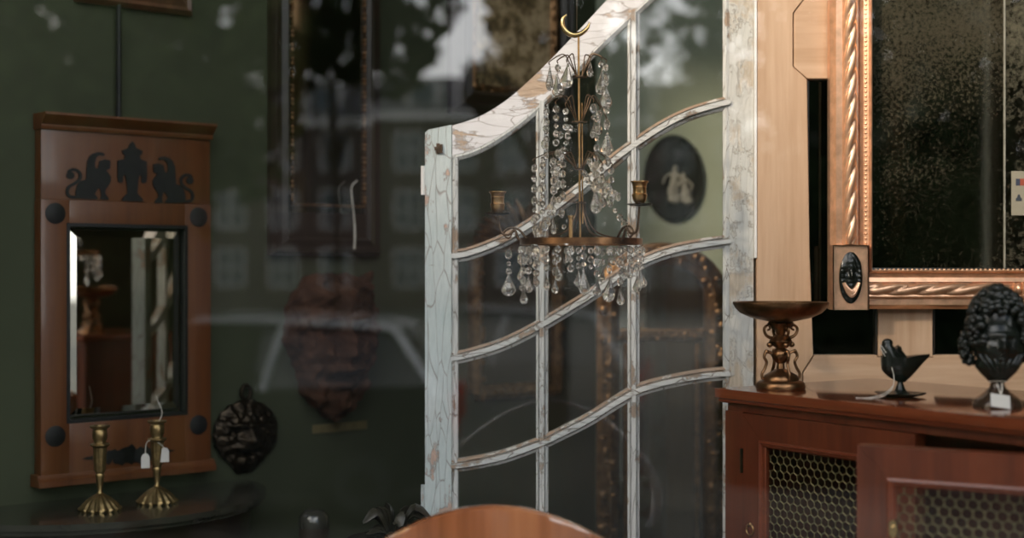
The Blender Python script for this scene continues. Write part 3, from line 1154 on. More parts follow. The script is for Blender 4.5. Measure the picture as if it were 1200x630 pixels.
for v_ in t.verts:
    p = v_.co.copy()
    x, y, z = p
    # face: front = -y
    d = 0
    d += .20 * g3(p, (0, -.95, .02), (.13, .5, .24)) + .08 * g3(p, (0, -.98, -.08), (.22, .5, .07))          # nose
    d -= .10 * (g3(p, (-.33, -.85, .14), (.17, .5, .09)) + g3(p, (.33, -.85, .14), (.17, .5, .09)))        # eyes
    d += .05 * (g3(p, (-.33, -.85, .14), (.08, .5, .05)) + g3(p, (.33, -.85, .14), (.08, .5, .05)))
    d += .09 * g3(p, (0, -.9, .30), (.5, .5, .07))                                                          # brow
    d += .07 * g3(p, (0, -.9, -.28), (.22, .5, .05)) + .08 * g3(p, (0, -.85, -.40), (.2, .5, .05)) - .06 * g3(p, (0, -.9, -.335), (.24, .5, .025))
    d += .10 * g3(p, (0, -.75, -.60), (.26, .5, .13))                                                       # chin
    d += .05 * (g3(p, (-.5, -.7, -.12), (.2, .4, .2)) + g3(p, (.5, -.7, -.12), (.2, .4, .2)))
    low = max(0, -z - .2)
    p *= 1 + d
    v_.co = Vector((p.x * 29 * q * (1 - .35 * low), p.y * 31 * q, 74 * q + p.z * 38 * q))
mb.merge(t)
# neck and draped shoulders
mb.lathe([(10 * q, 30 * q), (14 * q, 34 * q), (20 * q, 40 * q), (26 * q, 48 * q), (24 * q, 56 * q), (18 * q, 62 * q), (14 * q, 70 * q)], None, 32, None, 1, .85)
for k in range(7):                                # folds sweeping down to the breast
    a0 = -.9 + k * .3
    pts = spline([(26 * q * math.sin(a0 * 1.3), -24 * q * math.cos(a0), 62 * q), (20 * q * math.sin(a0), -26 * q * math.cos(a0 * .8), 50 * q), (10 * q * math.sin(a0 * .8), -16 * q, 36 * q)], 6)
    mb.tube(pts, [3.0 * q, *([2.8 * q] * (len(pts) - 2)), 1.4 * q], 8)
mb.build('head', M['black'], bust, ang=70)
mb = MB()
for i in range(460):
    th = rnd.uniform(0, 2 * PI)
    zz = rnd.uniform(-.35, 1)
    rr = math.sqrt(max(0, 1 - zz * zz))
    d = Vector((rr * math.cos(th), rr * math.sin(th), zz))
    if d.y < -.42 and d.z < .42 and abs(d.x) < .62:
        continue
    c = Vector((d.x * 33 * q, d.y * 33 * q, (90 + d.z * 50) * q if d.z > 0 else (90 + d.z * 46) * q))
    mb.ball(c, rnd.uniform(3.2, 5.8) * q, None, (1, 1, 1), 8, 6)
mb.ball((0, 4 * q, 96 * q), 30 * q, None, (1, .95, 1.35), 20, 14)
for s in (-1, 1):                                 # side locks
    for i in range(60):
        t_ = rnd.random()
        a_ = rnd.uniform(0, 2 * PI)
        c = Vector((s * (31 + 5 * math.sin(t_ * 3)) * q + 5 * q * math.cos(a_), 6 * q + 7 * q * math.sin(a_), (52 + 36 * t_) * q))
        mb.ball(c, rnd.uniform(3, 4.6) * q, None, (1, 1, 1), 8, 6)
mb.build('curled_hair', M['black'], bust)
tg = MB()
tg.box(-13 * q, 9 * q, -.0006, .0006, -9 * q, 9 * q)
tgo = tg.build('price_tag', M['paper'], bust, smooth=False, loc=(-1 * q, -27.5 * q, 9.2 * q))
tgo.rotation_euler = (math.radians(-38), math.radians(8), 0)
mb = MB()
mb.tube([(9.6 * q * math.cos(a_), 9.6 * q * math.sin(a_), 30 * q - 1.5 * q * math.sin(a_)) for a_ in [2 * PI * i / 24 for i in range(24)]], .0009, 6, closed=True)
mb.tube(spline([(-3 * q, -9.6 * q, 29 * q), (-2 * q, -14 * q, 23 * q), (-1 * q, -21 * q, 17 * q)], 5), .0009, 6)
mb.tube(spline([(3 * q, -9.6 * q, 29 * q), (2 * q, -14 * q, 22 * q), (-1 * q, -21 * q, 17 * q)], 5), .0009, 6)
mb.build('string', M['string'], bust)
# ================================================================== crystal chandelier
CY = 2.42
q = CY / FPX
cc = P(681, 283, CY)
ch = thing('chandelier', 'antique brass chandelier dripping with cut crystals, two candle cups on its ring', 'chandelier', (cc.x, CY, cc.z))


def L(px, py, dy=0.0):
    return Vector(((px - 681) * q, dy, (283 - py) * q))


iron, brs = M['iron'], M['brass']
mb = MB()
mb.tube([L(680, 285), L(679, 180), L(678, 42)], .0019, 10)
mb.tube([L(683, 262, .006), L(682, 120, .004)], .0012, 8)
mb.build('rod', M['brass'], ch)
mb = MB()
pts = spline([L(664, 17), L(659.5, 22), L(659.5, 31), L(665, 38), L(673, 41), L(681, 39), L(688, 33), L(691, 27)], 6)
mb.tube(pts, [.0012 + .0036 * math.sin(PI * (i + 1) / (len(pts) + 1)) ** .8 for i in range(len(pts))], 10)
mb.build('hook', M['brightbrass'], ch)
mb = MB()
zt = 3.95 - cc.z
mb.tube([L(676, 38), Vector((L(676, 38).x, .0, zt))], .0005, 5)
mb.build('hanging_wire', M['iron'], ch)
RR = 71 * q
for py, r in ((90, 9), (143, 9), (237, 8), (198, 6)):
    mb = MB()
    mb.lathe([(1 * q, -.8 * q), (r * q, -.8 * q), (r * q, .8 * q), (1 * q, .8 * q)], T(0, 0, (283 - py) * q) @ T((679 - 681) * q, 0, 0), 20)
    mb.build('collar', iron, ch)
# flat ring
mb = MB()
ringp = [(RR * math.cos(a_), RR * math.sin(a_), 0) for a_ in [2 * PI * i / 64 for i in range(64)]]
mb.sweep(ringp, [(-.0012, -.0052), (.0012, -.0052), (.0012, .0052), (-.0012, .0052)], up=(0, 0, 1), closed=True)
mb.build('ring', M['copper'], ch, ang=40)
for k in range(4):                                  # stays from the collar to the ring
    a_ = k * PI / 2 + .45
    cx, cy = math.cos(a_), math.sin(a_)
    mb = MB()
    pts = spline([Vector((5 * q * cx, 5 * q * cy, 46 * q)), Vector((8 * q * cx, 8 * q * cy, 30 * q)), Vector((24 * q * cx, 24 * q * cy, 10 * q)), Vector((RR * cx, RR * cy, 2 * q))], 8)
    mb.tube(pts, .0014, 8)
    mb.build('stay', iron, ch)
mb = MB()                                           # little socket standing on the ring
mb.lathe([(2.3 * q, 0), (2.3 * q, 22 * q), (3.4 * q, 23 * q), (3.4 * q, 25 * q), (0, 25 * q)], T(-15 * q, -RR * .96, 3 * q), 14)
mb.build('socket', M['brass'], ch)


def candle_arm(px_cup, py_pan, ang, reach):
    """scrolled arm with drip pan and candle cup"""
    cx, cy = math.cos(ang), math.sin(ang)

    def at(r, z):
        return Vector((r * cx, r * cy, z))
    zp = (283 - py_pan) * q
    mb = MB()
    pts = spline([at(RR, 0), at(RR + 4 * q, 6 * q), at(RR + .25 * (reach - RR), 13 * q), at(RR + .55 * (reach - RR), 8 * q), at(reach - 4 * q, 12 * q), at(reach, zp)], 8)
    mb.tube(pts, [.0026 - .0008 * i / len(pts) for i in range(len(pts))], 10)
    pts = spline([at(RR - 8 * q, 2 * q), at(RR + 2 * q, 14 * q), at(RR + 14 * q, 16 * q), at(RR + 20 * q, 9 * q), at(RR + 14 * q, 4 * q), at(RR + 10 * q, 9 * q)], 8)
    mb.tube(pts, [.0022 - .001 * i / len(pts) for i in range(len(pts))], 10)
    mb.ball(at(RR + .3 * (reach - RR), 13 * q), .0032)
    arm = mb.build('arm', iron, ch)
    mb = MB()
    Mt = T(reach * cx, reach * cy, zp)
    mb.lathe([(0, -1.2 * q), (9 * q, -.6 * q), (14.5 * q, 1.0 * q), (14.5 * q, 1.8 * q), (9 * q, .6 * q), (0, .4 * q)], Mt, 28)
    mb.build('drip_pan', M['darkbronze'], arm, ang=50)
    mb = MB()
    mb.lathe([(0, 0), (4 * q, .2 * q), (5 * q, 2 * q), (7.6 * q, 6 * q), (8.4 * q, 11 * q), (8.8 * q, 12.2 * q), (7.6 * q, 13.2 * q), (7.4 * q, 19 * q), (8.2 * q, 20 * q), (7.6 * q, 21 * q), (8.5 * q, 24.5 * q), (10.2 * q, 26 * q), (10.2 * q, 27 * q), (7.2 * q, 26.6 * q), (6.6 * q, 23 * q), (0, 22 * q)], Mt, 28)
    mb.build('candle_cup', M['brass'], arm, ang=45)
    return at(RR + .2 * (reach - RR), 0)


candle_arm(583, 251, PI - .05, 98 * q)
candle_arm(743, 244, -.92, 101 * q)


def octagon(rx, t, h):
    m_ = MB()
    ring = [(rx * math.cos(2 * PI * (k + .5) / 8), 0, h * math.sin(2 * PI * (k + .5) / 8)) for k in range(8)]
    v_ = ring + [(x * .58, -t, z * .58) for x, y, z in ring] + [(x * .58, t, z * .58) for x, y, z in ring]
    f_ = []
    for k in range(8):
        k2 = (k + 1) % 8
        f_ += [(k, k2, 8 + k2, 8 + k), (k2, k, 16 + k, 16 + k2)]
    f_ += [tuple(8 + k for k in range(8)), tuple(16 + 7 - k for k in range(8))]
    m_._add(v_, f_)
    return m_


def pear(h, w, sides=8):
    m_ = MB()
    pr_ = [(.10, .5), (.22, .36), (.62, .05), (.98, -.18), (1.0, -.27), (.72, -.42), (.28, -.5)]
    m_.lathe([(r * w, z * h) for r, z in pr_], None, sides, None, 1, .62)
    return m_


crys = M['crystal']
proto = {'crystal_bead': [octagon(.0062, .0042, .0068).build('crystal_bead', crys, ch, smooth=False),
                          octagon(.0046, .0032, .0048).build('crystal_bead', crys, ch, smooth=False),
                          octagon(.0066, .0042, .0090).build('crystal_bead', crys, ch, smooth=False)],
         'crystal_drop': [pear(.028, .0085).build('crystal_drop', crys, ch, smooth=False), pear(.042, .0112).build('crystal_drop', crys, ch, smooth=False)]}
used = set()
rnd = random.Random(11)
cnt = {'crystal_bead': 0, 'crystal_drop': 0}
extra = {}
pins = MB()


def crystal_at(kind, i, p, rz=None):
    src = proto[kind][i]
    if cnt[kind] >= 98:
        kind2 = kind + ('_chain')
        m_ = extra.setdefault(kind, MB())
        vs = [v_.co.copy() for v_ in src.data.vertices]
        Mx = Matrix.Translation(p) @ R(rnd.uniform(0, PI), 'Z')
        m_._add(vs, [tuple(pp.vertices) for pp in src.data.polygons], Mx)
        return
    o = src if src.name not in used else src.copy()
    if src.name in used:
        COL.objects.link(o)
        o.parent = ch
    used.add(src.name)
    cnt[kind] += 1
    o.location = p
    o.rotation_euler = (rnd.uniform(-.15, .15), rnd.uniform(-.12, .12), rnd.uniform(0, PI) if rz is None else rz)


def strand(p, beads, drop=None, sizes=None):
    p = Vector(p)
    z = p.z
    for k in range(beads):
        i = sizes[k] if sizes else rnd.choice((0, 0, 1, 2))
        h = (.0068, .0048, .0090)[i]
        z -= h + .0012
        crystal_at('crystal_bead', i, Vector((p.x, p.y, z)))
        z -= h + .0006
    if drop is not None:
        h = (.014, .021)[drop]
        z -= h + .0015
        crystal_at('crystal_drop', drop, Vector((p.x, p.y, z)))
        z -= h
    pins.tube([p, (p.x, p.y, z + .004)], .0003, 4)


# the large single drop under the left arm, then the ring
strand(L(596, 291, .005), 3, None, (2, 1, 0))
bp = octagon(.0001, .0001, .0001)
bp.bm.free()
big = pear(.040, .0125, 10).build('crystal_drop', crys, ch, smooth=False)
big.location = L(596, 333, .005)
cnt['crystal_drop'] += 1
for k in range(30):
    a_ = 2 * PI * k / 30 + .1
    x, y = RR * math.cos(a_), RR * math.sin(a_)
    front = y < 0
    strand((x, y, -.006), rnd.choice((2, 3, 3, 4)) if front else rnd.choice((1, 2, 3)), rnd.choice((0, 0, 1, None)) if front or k % 2 else None)
# upper tiers: wire arms ending in hanging crystals
for (py, topy, tips) in ((90, 64, [(644, 74, -.01), (654, 70, .012), (664, 72, -.02), (692, 66, .012), (704, 68, -.012), (710, 70, .004)]),
                         (143, 112, [(640, 124, -.02), (652, 118, .014), (663, 122, -.004), (695, 118, -.016), (703, 124, .012), (711, 140, -.004)]),
                         (198, 178, [(626, 188, -.02), (636, 184, .02), (648, 182, -.03), (660, 184, .01), (697, 186, -.03), (706, 190, .02), (716, 192, -.008)])):
    for (tx, ty, dy) in tips:
        mb = MB()
        s0 = L(679 + (-3 if tx < 679 else 3), py, 0)
        e = L(tx, ty, dy)
        mid = L(679 + (tx - 679) * .55, topy, dy * .5)
        mb.tube(spline([s0, s0.lerp(mid, .5) + Vector((0, 0, 2 * q)), mid, e + Vector((0, 0, 1 * q)), e - Vector((0, 0, 3 * q))], 6), .0011, 6)
        mb.build('wire_arm', iron, ch)
        if py == 90:
            strand(e - Vector((0, 0, 3 * q)), 1 if tx in (654, 704) else 0 if tx != 710 else 2, 1 if tx != 692 else 0, (0, 2))
        elif py == 143:
            n_ = {640: 6, 652: 5, 663: 3, 695: 2, 703: 1, 711: 1}[tx]
            strand(e - Vector((0, 0, 3 * q)), n_, {695: 0, 703: 0, 711: 1}.get(tx))
        else:
            n_ = {626: 7, 636: 6, 648: 6, 660: 4, 697: 3, 706: 3, 716: 2}[tx]
            strand(e - Vector((0, 0, 3 * q)), n_, {636: 1, 648: 0, 626: 1, 697: 1, 706: 0, 716: 0}.get(tx))
# swags from the third tier to the ring
for (p0, p1, sag) in ((L(690, 190, -.02), L(722, 232, -.05), 4), (L(684, 205, -.03), L(706, 225, -.04), 6), (L(655, 205, -.02), L(638, 265, -.05), 4), (L(668, 150, .0), L(650, 205, -.02), 3), (L(640, 150, .01), L(628, 270, .0), 3), (L(656, 160, -.03), L(636, 300, -.07), 4), (L(694, 192, .02), L(733, 262, .02), 5), (L(648, 190, .03), L(665, 300, -.06), -3), (L(700, 140, -.01), L(697, 215, -.02), 2), (L(709, 80, -.01), L(712, 190, -.01), 3)):
    for k in range(8):
        t_ = k / 7
        crystal_at('crystal_bead', (0, 2, 1)[k % 3], p0.lerp(p1, t_) - Vector((0, 0, sag * q * math.sin(PI * t_))))
pins.build('chain_wire', iron, ch)
for kd, m_ in extra.items():
    o = m_.build('crystal_chain', crys, ch, smooth=False)
    o['kind'] = 'stuff'

# ================================================================== Biedermeier mirror on the green wall
def wall_thing(name, label, cat, px, py, group=None, off=0.0):
    p = wall_pt(px, py) + WN * off
    return thing(name, label, cat, p, WROT, group)


def wloc(px, py, root_px, root_py):
    """local (x, z) on the wall plane relative to the root pixel"""
    p, r = wall_pt(px, py), wall_pt(root_px, root_py)
    return ((p - r).dot(WT), p.z - r.z)


pm = wall_thing('pier_mirror', 'tall cherry wood wall mirror with black sphinx and urn inlay above its glass', 'mirror', 40, 569)
PW = wloc(238, 560, 40, 569)[0]
PH = wloc(44, 135, 40, 569)[1]
D = .034
fr = .064                                            # stile width


def pbox(x0, x1, z0, z1, y0, y1, name, mat, par=None, bev=.0015):
    mb = MB()
    mb.box(x0, x1, y0, y1, z0, z1, bev=bev)
    return mb.build(name, mat, par or pm, ang=30)


zg0, zg1 = wloc(72, 491, 40, 569)[1], wloc(74, 265, 40, 569)[1]
xg0, xg1 = .060, PW - .062
zfr = wloc(44, 234, 40, 569)[1]
pbox(0, xg0, .018, zfr, -D, 0, 'stile', M['cherry'])
pbox(xg1, PW, .018, zfr, -D, 0, 'stile', M['cherry'])
pbox(xg0, xg1, zg1, zfr, -D, 0, 'rail', M['cherry'])
pbox(xg0, xg1, .018, zg0, -D, 0, 'rail', M['cherry'])
pbox(.001, PW - .001, zfr, PH - .03, -D + .002, 0, 'frieze', M['cherry'])
mb = MB()
mb.sweep([(-.002, 0, PH - .03), (PW + .002, 0, PH - .03)], [(0, 0), (0, D + .004), (.006, D + .006), (.010, D + .005), (.014, D + .012), (.024, D + .022), (.028, D + .026), (.033, D + .026), (.033, 0)])
mb.build('cornice', M['cherry'], pm, ang=30)
mb = MB()
mb.sweep([(-.008, 0, 0), (PW + .008, 0, 0)], [(0, 0), (0, D + .010), (.012, D + .010), (.018, D + .004), (.024, D + .002), (.024, 0)])
mb.build('base_moulding', M['cherry'], pm, ang=30)
mb = MB()
lip = [(xg0, 0, zg0), (xg1, 0, zg0), (xg1, 0, zg1), (xg0, 0, zg1)]
mb.sweep(lip, [(.001, .01), (.001, D + .002), (-.006, D + .001), (-.012, .020), (-.012, .01)], closed=True)
mb.build('ebonised_lip', M['inlay'], pm, ang=30)
mb = MB()
bvl = .016
x0, x1, z0, z1 = xg0 + .006, xg1 - .006, zg0 + .006, zg1 - .006
v = [(x0, -.016, z0), (x1, -.016, z0), (x1, -.016, z1), (x0, -.016, z1)]
v += [(x0 + bvl, -.0185, z0 + bvl), (x1 - bvl, -.0185, z0 + bvl), (x1 - bvl, -.0185, z1 - bvl), (x0 + bvl, -.0185, z1 - bvl)]
v += [(x, -.010, z) for x, y, z in v[:4]]
mb._add(v, [(4, 5, 6, 7), (0, 1, 5, 4), (1, 2, 6, 5), (2, 3, 7, 6), (3, 0, 4, 7), (0, 8, 9, 1), (1, 9, 10, 2), (2, 10, 11, 3), (3, 11, 8, 0), (11, 10, 9, 8)])
mb.build('glass', M['mirror'], pm, smooth=False)
# black roundels
rdl = .0215
zr1, zr0 = zfr - .028, zg0 - .030
for x, z in ((xg0 * .5, zr1), (PW - xg0 * .5, zr1), (xg0 * .5, zr0), (PW - xg0 * .5, zr0)):
    mb = MB()
    mb.lathe([(0, 0), (rdl, 0), (rdl, .0010), (rdl * .9, .0018), (0, .0024)], T(x, -D, z) @ R(PI / 2, 'X'), 28)
    mb.build('roundel', M['inlay'], pm, ang=50)
zs = PH - .03 - .010
hh = zs - zfr


def frieze(x, y):
    uu = (x - 75) / 1025
    vv = (y - (172 + 36 * uu)) / (414 - 16 * uu)
    return (uu * PW, zfr + .001 + (1 - vv) * hh)


def inlay(polys, name):
    mb = MB()
    for pl in polys:
        if isinstance(pl, tuple):
            c, r = pl
            pts = [(c[0] + r * math.cos(2 * PI * i / 20), c[1] + r * math.sin(2 * PI * i / 20)) for i in range(20)]
            mb.prism([frieze(*p) for p in pts], -D - .0016, -D + .001)
        else:
            mb.prism([frieze(*p) for p in pl], -D - .0016, -D + .001)
    return mb


def strip(pts, w):
    pts = [(p.x, p.y) for p in spline([(x, y, 0) for x, y in pts], 5)]
    l_, r_ = [], []
    for i, p in enumerate(pts):
        a_, b_ = pts[max(i - 1, 0)], pts[min(i + 1, len(pts) - 1)]
        d = math.hypot(b_[0] - a_[0], b_[1] - a_[1]) or 1
        nx_, ny_ = -(b_[1] - a_[1]) / d * w, (b_[0] - a_[0]) / d * w
        l_.append((p[0] + nx_, p[1] + ny_))
        r_.append((p[0] - nx_, p[1] - ny_))
    return l_ + r_[::-1]


sph = [[(330, 460), (332, 400), (336, 345), (350, 310), (372, 290), (400, 281), (428, 285), (440, 296), (432, 306), (420, 303), (402, 304), (388, 320), (382, 345), (380, 368), (386, 388), (400, 382), (404, 360), (408, 340), (438, 327), (472, 334), (470, 385), (446, 398), (458, 412), (476, 440), (474, 470), (458, 500), (444, 518), (440, 545), (462, 575), (462, 587), (412, 584), (418, 560), (412, 520), (404, 512), (390, 530), (380, 552), (398, 574), (396, 586), (272, 580), (268, 540), (280, 495), (300, 468)],
       strip([(282, 572), (240, 570), (222, 545), (232, 508), (270, 482), (294, 455), (296, 425), (276, 402), (246, 400), (226, 418)], 9), ((240, 436), 23)]
inlay(sph, '').build('sphinx_inlay', M['inlay'], pm, smooth=False)
mir = [([(1204 - x + (0 if x > 0 else 0), y + 17) for x, y in pl] if isinstance(pl, list) else ((1204 - pl[0][0], pl[0][1] + 17), pl[1])) for pl in sph]
inlay(mir, '').build('sphinx_inlay', M['inlay'], pm, smooth=False)
half = [(604, 206), (620, 226), (626, 248), (668, 268), (662, 288), (648, 300), (655, 322), (692, 334), (694, 440), (688, 470), (672, 478), (660, 468), (660, 430), (646, 424), (640, 470), (634, 540), (652, 562), (668, 580), (668, 592)]
inlay([half + [(1208 - x, y) for x, y in half[::-1]]], '').build('urn_inlay', M['inlay'], pm, smooth=False)
mb = MB()
zc = (zg0 + .018) * .5 - .024
for s in (-1, 1):
    for (x, r) in ((0, .020), (.021, .017), (.036, .011), (.050, .014), (.064, .009), (.074, .006)):
        mb.lathe([(0, 0), (r, 0), (r, .0012), (0, .0016)], T(PW * .5 + s * x, -D, zc + .004 * math.sin(x * 200)) @ R(PI / 2, 'X'), 14, lambda i, a: 1 + .16 * math.cos(5 * a))
    for k in range(3):
        mb.prism([(PW * .5 + s * (.074 + .008 * k), zc - .006 + .001 * k), (PW * .5 + s * (.090 + .008 * k), zc), (PW * .5 + s * (.074 + .008 * k), zc + .006 - .001 * k)], -D - .0012, -D + .0005)
mb.build('anthemion_inlay', M['inlay'], pm, smooth=False)
# cord from which it hangs
mb = MB()
p0 = wall_pt(136, 140) + WN * .012
p1 = wall_pt(136, -60) + WN * .012
mb.tube([p0, p1], .006, 8)
tag(mb.build('hanging_cord', M['inlay']), 'dark cord running up the wall above the cherry wood mirror', 'cord')
# frame above
fa = wall_thing('picture_frame', 'red brown picture frame cut off above the cherry wood mirror', 'frame', 86, 2)
w_ = wloc(222, 14, 86, 2)[0]
mb = MB()
h_ = .30
mb.sweep([(.02, 0, .02), (w_ - .02, 0, .02), (w_ - .02, 0, h_ - .02), (.02, 0, h_ - .02)], [(.02, 0), (.02, .022), (.010, .028), (-.004, .020), (-.012, .024), (-.02, .012), (-.02, 0)], closed=True)
mb.build('frame', M['brownwood'], fa, ang=30)
mb = MB()
mb.box(.035, w_ - .035, -.008, 0, .035, h_ - .035)
mb.build('picture', plain('dim_picture', (.06, .045, .03), .6, 0, .6, 12), fa, smooth=False)

# ================================================================== lion face medallion
ml = wall_thing('lion_medallion', 'round dark bronze lion face medallion with a loop, hanging on green wall', 'medallion', 285, 506)
qm = wall_pt(285, 506).y / FPX
a_ = 39 * qm


def radm(t):
    s = math.sin(t)
    r = a_ * (1.10 if False else 1.0)
    base = r
    chin = .27 * math.exp(-((t - 1.5 * PI) / .40) ** 4)
    return base * (1 + .02 * math.cos(18 * t)) * (1.0 + chin)


def gs2(X, Z, x0, z0, sx, sz):
    return math.exp(-((X - x0) / sx) ** 2 - ((Z - z0) / sz) ** 2)


def Hl(x, z):
    X, Z = x / a_, z / a_
    rr = math.hypot(X, Z)
    an = math.atan2(Z, X)
    h = .42 * max(0, 1 - (rr / 1.34) ** 2)
    h += .10 * max(0, min(1, (rr - .45) * 4)) * (math.sin(an * 16 + 5 * rr) * .6 + .4) * max(0, 1.2 - rr)
    h += .22 * gs2(X, Z, 0, -.05, .16, .35) + .16 * gs2(X, Z, 0, -.22, .28, .12)
    h -= .16 * (gs2(X, Z, -.32, .12, .16, .08) + gs2(X, Z, .32, .12, .16, .08))
    h += .14 * (gs2(X, Z, -.32, .26, .26, .07) + gs2(X, Z, .32, .26, .26, .07))
    h += .14 * (gs2(X, Z, -.24, -.40, .18, .13) + gs2(X, Z, .24, -.40, .18, .13))
    h -= .18 * gs2(X, Z, 0, -.62, .36, .07)
    h += .16 * gs2(X, Z, 0, -1.02, .30, .20)
    h += .05 * noise.noise((X * 9, Z * 9, 1.3))
    return max(.02, h) * a_


mb = MB()
mb.relief(radm, Hl, 44, 110, Matrix.Diagonal((1.08, 1, .98, 1)))
mb.build('lion_face', M['darkbronze'], ml, ang=70)
mb = MB()
mb.tube([(.0 + 6 * qm * math.cos(t), -.012, a_ + 8 * qm + 8 * qm * math.sin(t)) for t in [2 * PI * i / 20 for i in range(20)]], 2.6 * qm, 8, closed=True)
mb.build('loop', M['darkbronze'], ml)

# ================================================================== terracotta mask
mk = wall_thing('terracotta_mask', 'large rough terracotta satyr mask with a horn, high on the green wall', 'mask', 381, 405)
qm = wall_pt(381, 405).y / FPX
ax, az = 58 * qm, 84 * qm


def radt(t):
    c, s = math.cos(t), math.sin(t)
    r = 1 / math.sqrt((c / ax) ** 2 + (s / az) ** 2)
    if s < 0:
        r *= 1 - .20 * (abs(c) ** 1.0) * min(1, abs(s) * 2.2)
    else:
        r *= 1 + .10 * abs(math.sin(2 * t))
    r *= 1 + .16 * math.exp(-((t - .98) / .13) ** 2) + .05 * math.exp(-((t - 2.1) / .3) ** 2)
    return r * (1 + .025 * math.sin(11 * t) + .02 * math.sin(23 * t + 1))


def Ht(x, z):
    X, Z = x / ax, z / az
    h = .62 * max(0, 1 - .62 * (X * X + Z * Z)) ** .7
    h += .30 * gs2(X, Z, 0, .08, .15, .30) + .14 * gs2(X, Z, 0, -.12, .30, .09)
    h -= .26 * (gs2(X, Z, -.40, .20, .22, .09) + gs2(X, Z, .40, .20, .22, .09))
    h += .10 * (gs2(X, Z, -.40, .20, .09, .05) + gs2(X, Z, .40, .20, .09, .05))
    h += .20 * (gs2(X, Z, -.38, .40, .32, .08) + gs2(X, Z, .38, .40, .32, .08))
    h += .16 * (gs2(X, Z, -.5, -.06, .24, .16) + gs2(X, Z, .5, -.06, .24, .16))
    h += .20 * (gs2(X, Z, -.22, -.30, .28, .07) + gs2(X, Z, .22, -.30, .28, .07))
    h -= .24 * gs2(X, Z, 0, -.42, .32, .05)
    h += .14 * gs2(X, Z, 0, -.52, .26, .05) + .18 * gs2(X, Z, 0, -.78, .30, .14)
    h += .26 * (gs2(X, Z, -.40, .78, .30, .20) + gs2(X, Z, .18, .74, .30, .20)) + .22 * gs2(X, Z, .72, .82, .22, .22)
    rr = math.hypot(X, Z)
    h += (.03 + .13 * max(0, min(1, rr * 2 - .9))) * noise.noise((X * 5.5, Z * 6.5, 4.1)) * 1.6
    h += .05 * noise.noise((X * 13, Z * 15, 2.2))
    return max(.03, h) * ax * 1.22


mb = MB()
mb.relief(radt, Ht, 54, 130)
mb.build('face', M['terra'], mk, ang=75)
mb = MB()
for s, x in ((1, .62),):
    pts = spline([Vector((x * ax, -.03, .80 * az)), Vector((x * ax + .012, -.05, .93 * az)), Vector((x * ax + .030, -.045, 1.02 * az))], 6)
    mb.tube(pts, [.024 * (1 - .75 * i / (len(pts) - 1)) for i in range(len(pts))], 10)
mb.build('horn', M['terra'], mk)
pl = wall_thing('wall_plaque', 'thin tarnished name plaque below the terracotta mask', 'plaque', 398, 500)
mb = MB()
qm = wall_pt(398, 500).y / FPX
mb.box(-38 * qm, 38 * qm, -.004, 0, -5 * qm, 5 * qm, bev=.001)
mb.build('plate', M['plaque'], pl)

# ================================================================== dark beaded mirror on the green wall
bm_ = wall_thing('beaded_mirror', 'dim dark framed wall mirror with gilt beading, white string hung across it', 'mirror', 313, 299)
w_, _ = wloc(440, 299, 313, 299)
h_ = .70
mb = MB()
mb.sweep([(.022, 0, .022), (w_ - .022, 0, .022), (w_ - .022, 0, h_), (.022, 0, h_)], [(.022, 0), (.022, .026), (.014, .034), (0, .028), (-.014, .030), (-.022, .016), (-.022, 0)], closed=True)
mb.build('frame', M['darkwood'], bm_, ang=30)
mb = MB()
mb.box(.04, w_ - .04, -.024, -.004, .04, .10)
mb.build('frieze', M['darkwood'], bm_, smooth=False)
mb = MB()
x0, x1, z0 = .056, w_ - .044, .118
z = z0
k = 0
while z < h_ - .05:
    for x in (x0, x1):
        mb.ball((x, -.018, z), .0050, None, (1, 1, 1.2 if k % 3 else .6), 8, 6)
    z += .0105
    k += 1
x = x0
while x < x1:
    mb.ball((x, -.018, z0), .0045, None, (1, 1, .7), 8, 6)
    x += .0105
mb.build('beading', M['oldgilt'], bm_)
mb = MB()
mb.box(.04, w_ - .04, -.014, -.006, .10, h_ - .04)
mb.build('glass', M['dimmirror'], bm_, smooth=False)
mb = MB()
xs, zs0 = wloc(403, 292, 313, 299)
_, zs1 = wloc(402, 212, 313, 299)
mb.tube(spline([(xs + .010, -.040, zs1), (xs - .006, -.040, zs1 - .020), (xs + .001, -.040, (zs0 + zs1) / 2), (xs + .004, -.040, zs0 + .04), (xs + .004, -.038, zs0)], 8), [.0016] * 20 + [.0024] * 13, 6)
mb.build('string', M['string'], bm_)

# ================================================================== half-round console table
TZ = .875
ts = .13
tb = thing('console_table', 'dark half-round console table against green wall, carrying two candlesticks', 'table', WA + WT * ts + WN * .004, WROT)
ta, tbd = .36, .335
mb = MB()


def halfel(a_, b_, n_=40):
    return [(a_ * math.cos(PI + PI * i / n_), b_ * math.sin(PI + PI * i / n_)) for i in range(n_ + 1)]


def slab(poly, z0, z1):
    n_ = len(poly)
    vs = [(x, y, z0) for x, y in poly] + [(x, y, z1) for x, y in poly]
    fs = [tuple(range(n_ - 1, -1, -1)), tuple(range(n_, 2 * n_))] + [(i, (i + 1) % n_, n_ + (i + 1) % n_, n_ + i) for i in range(n_)]
    mb._add(vs, fs)


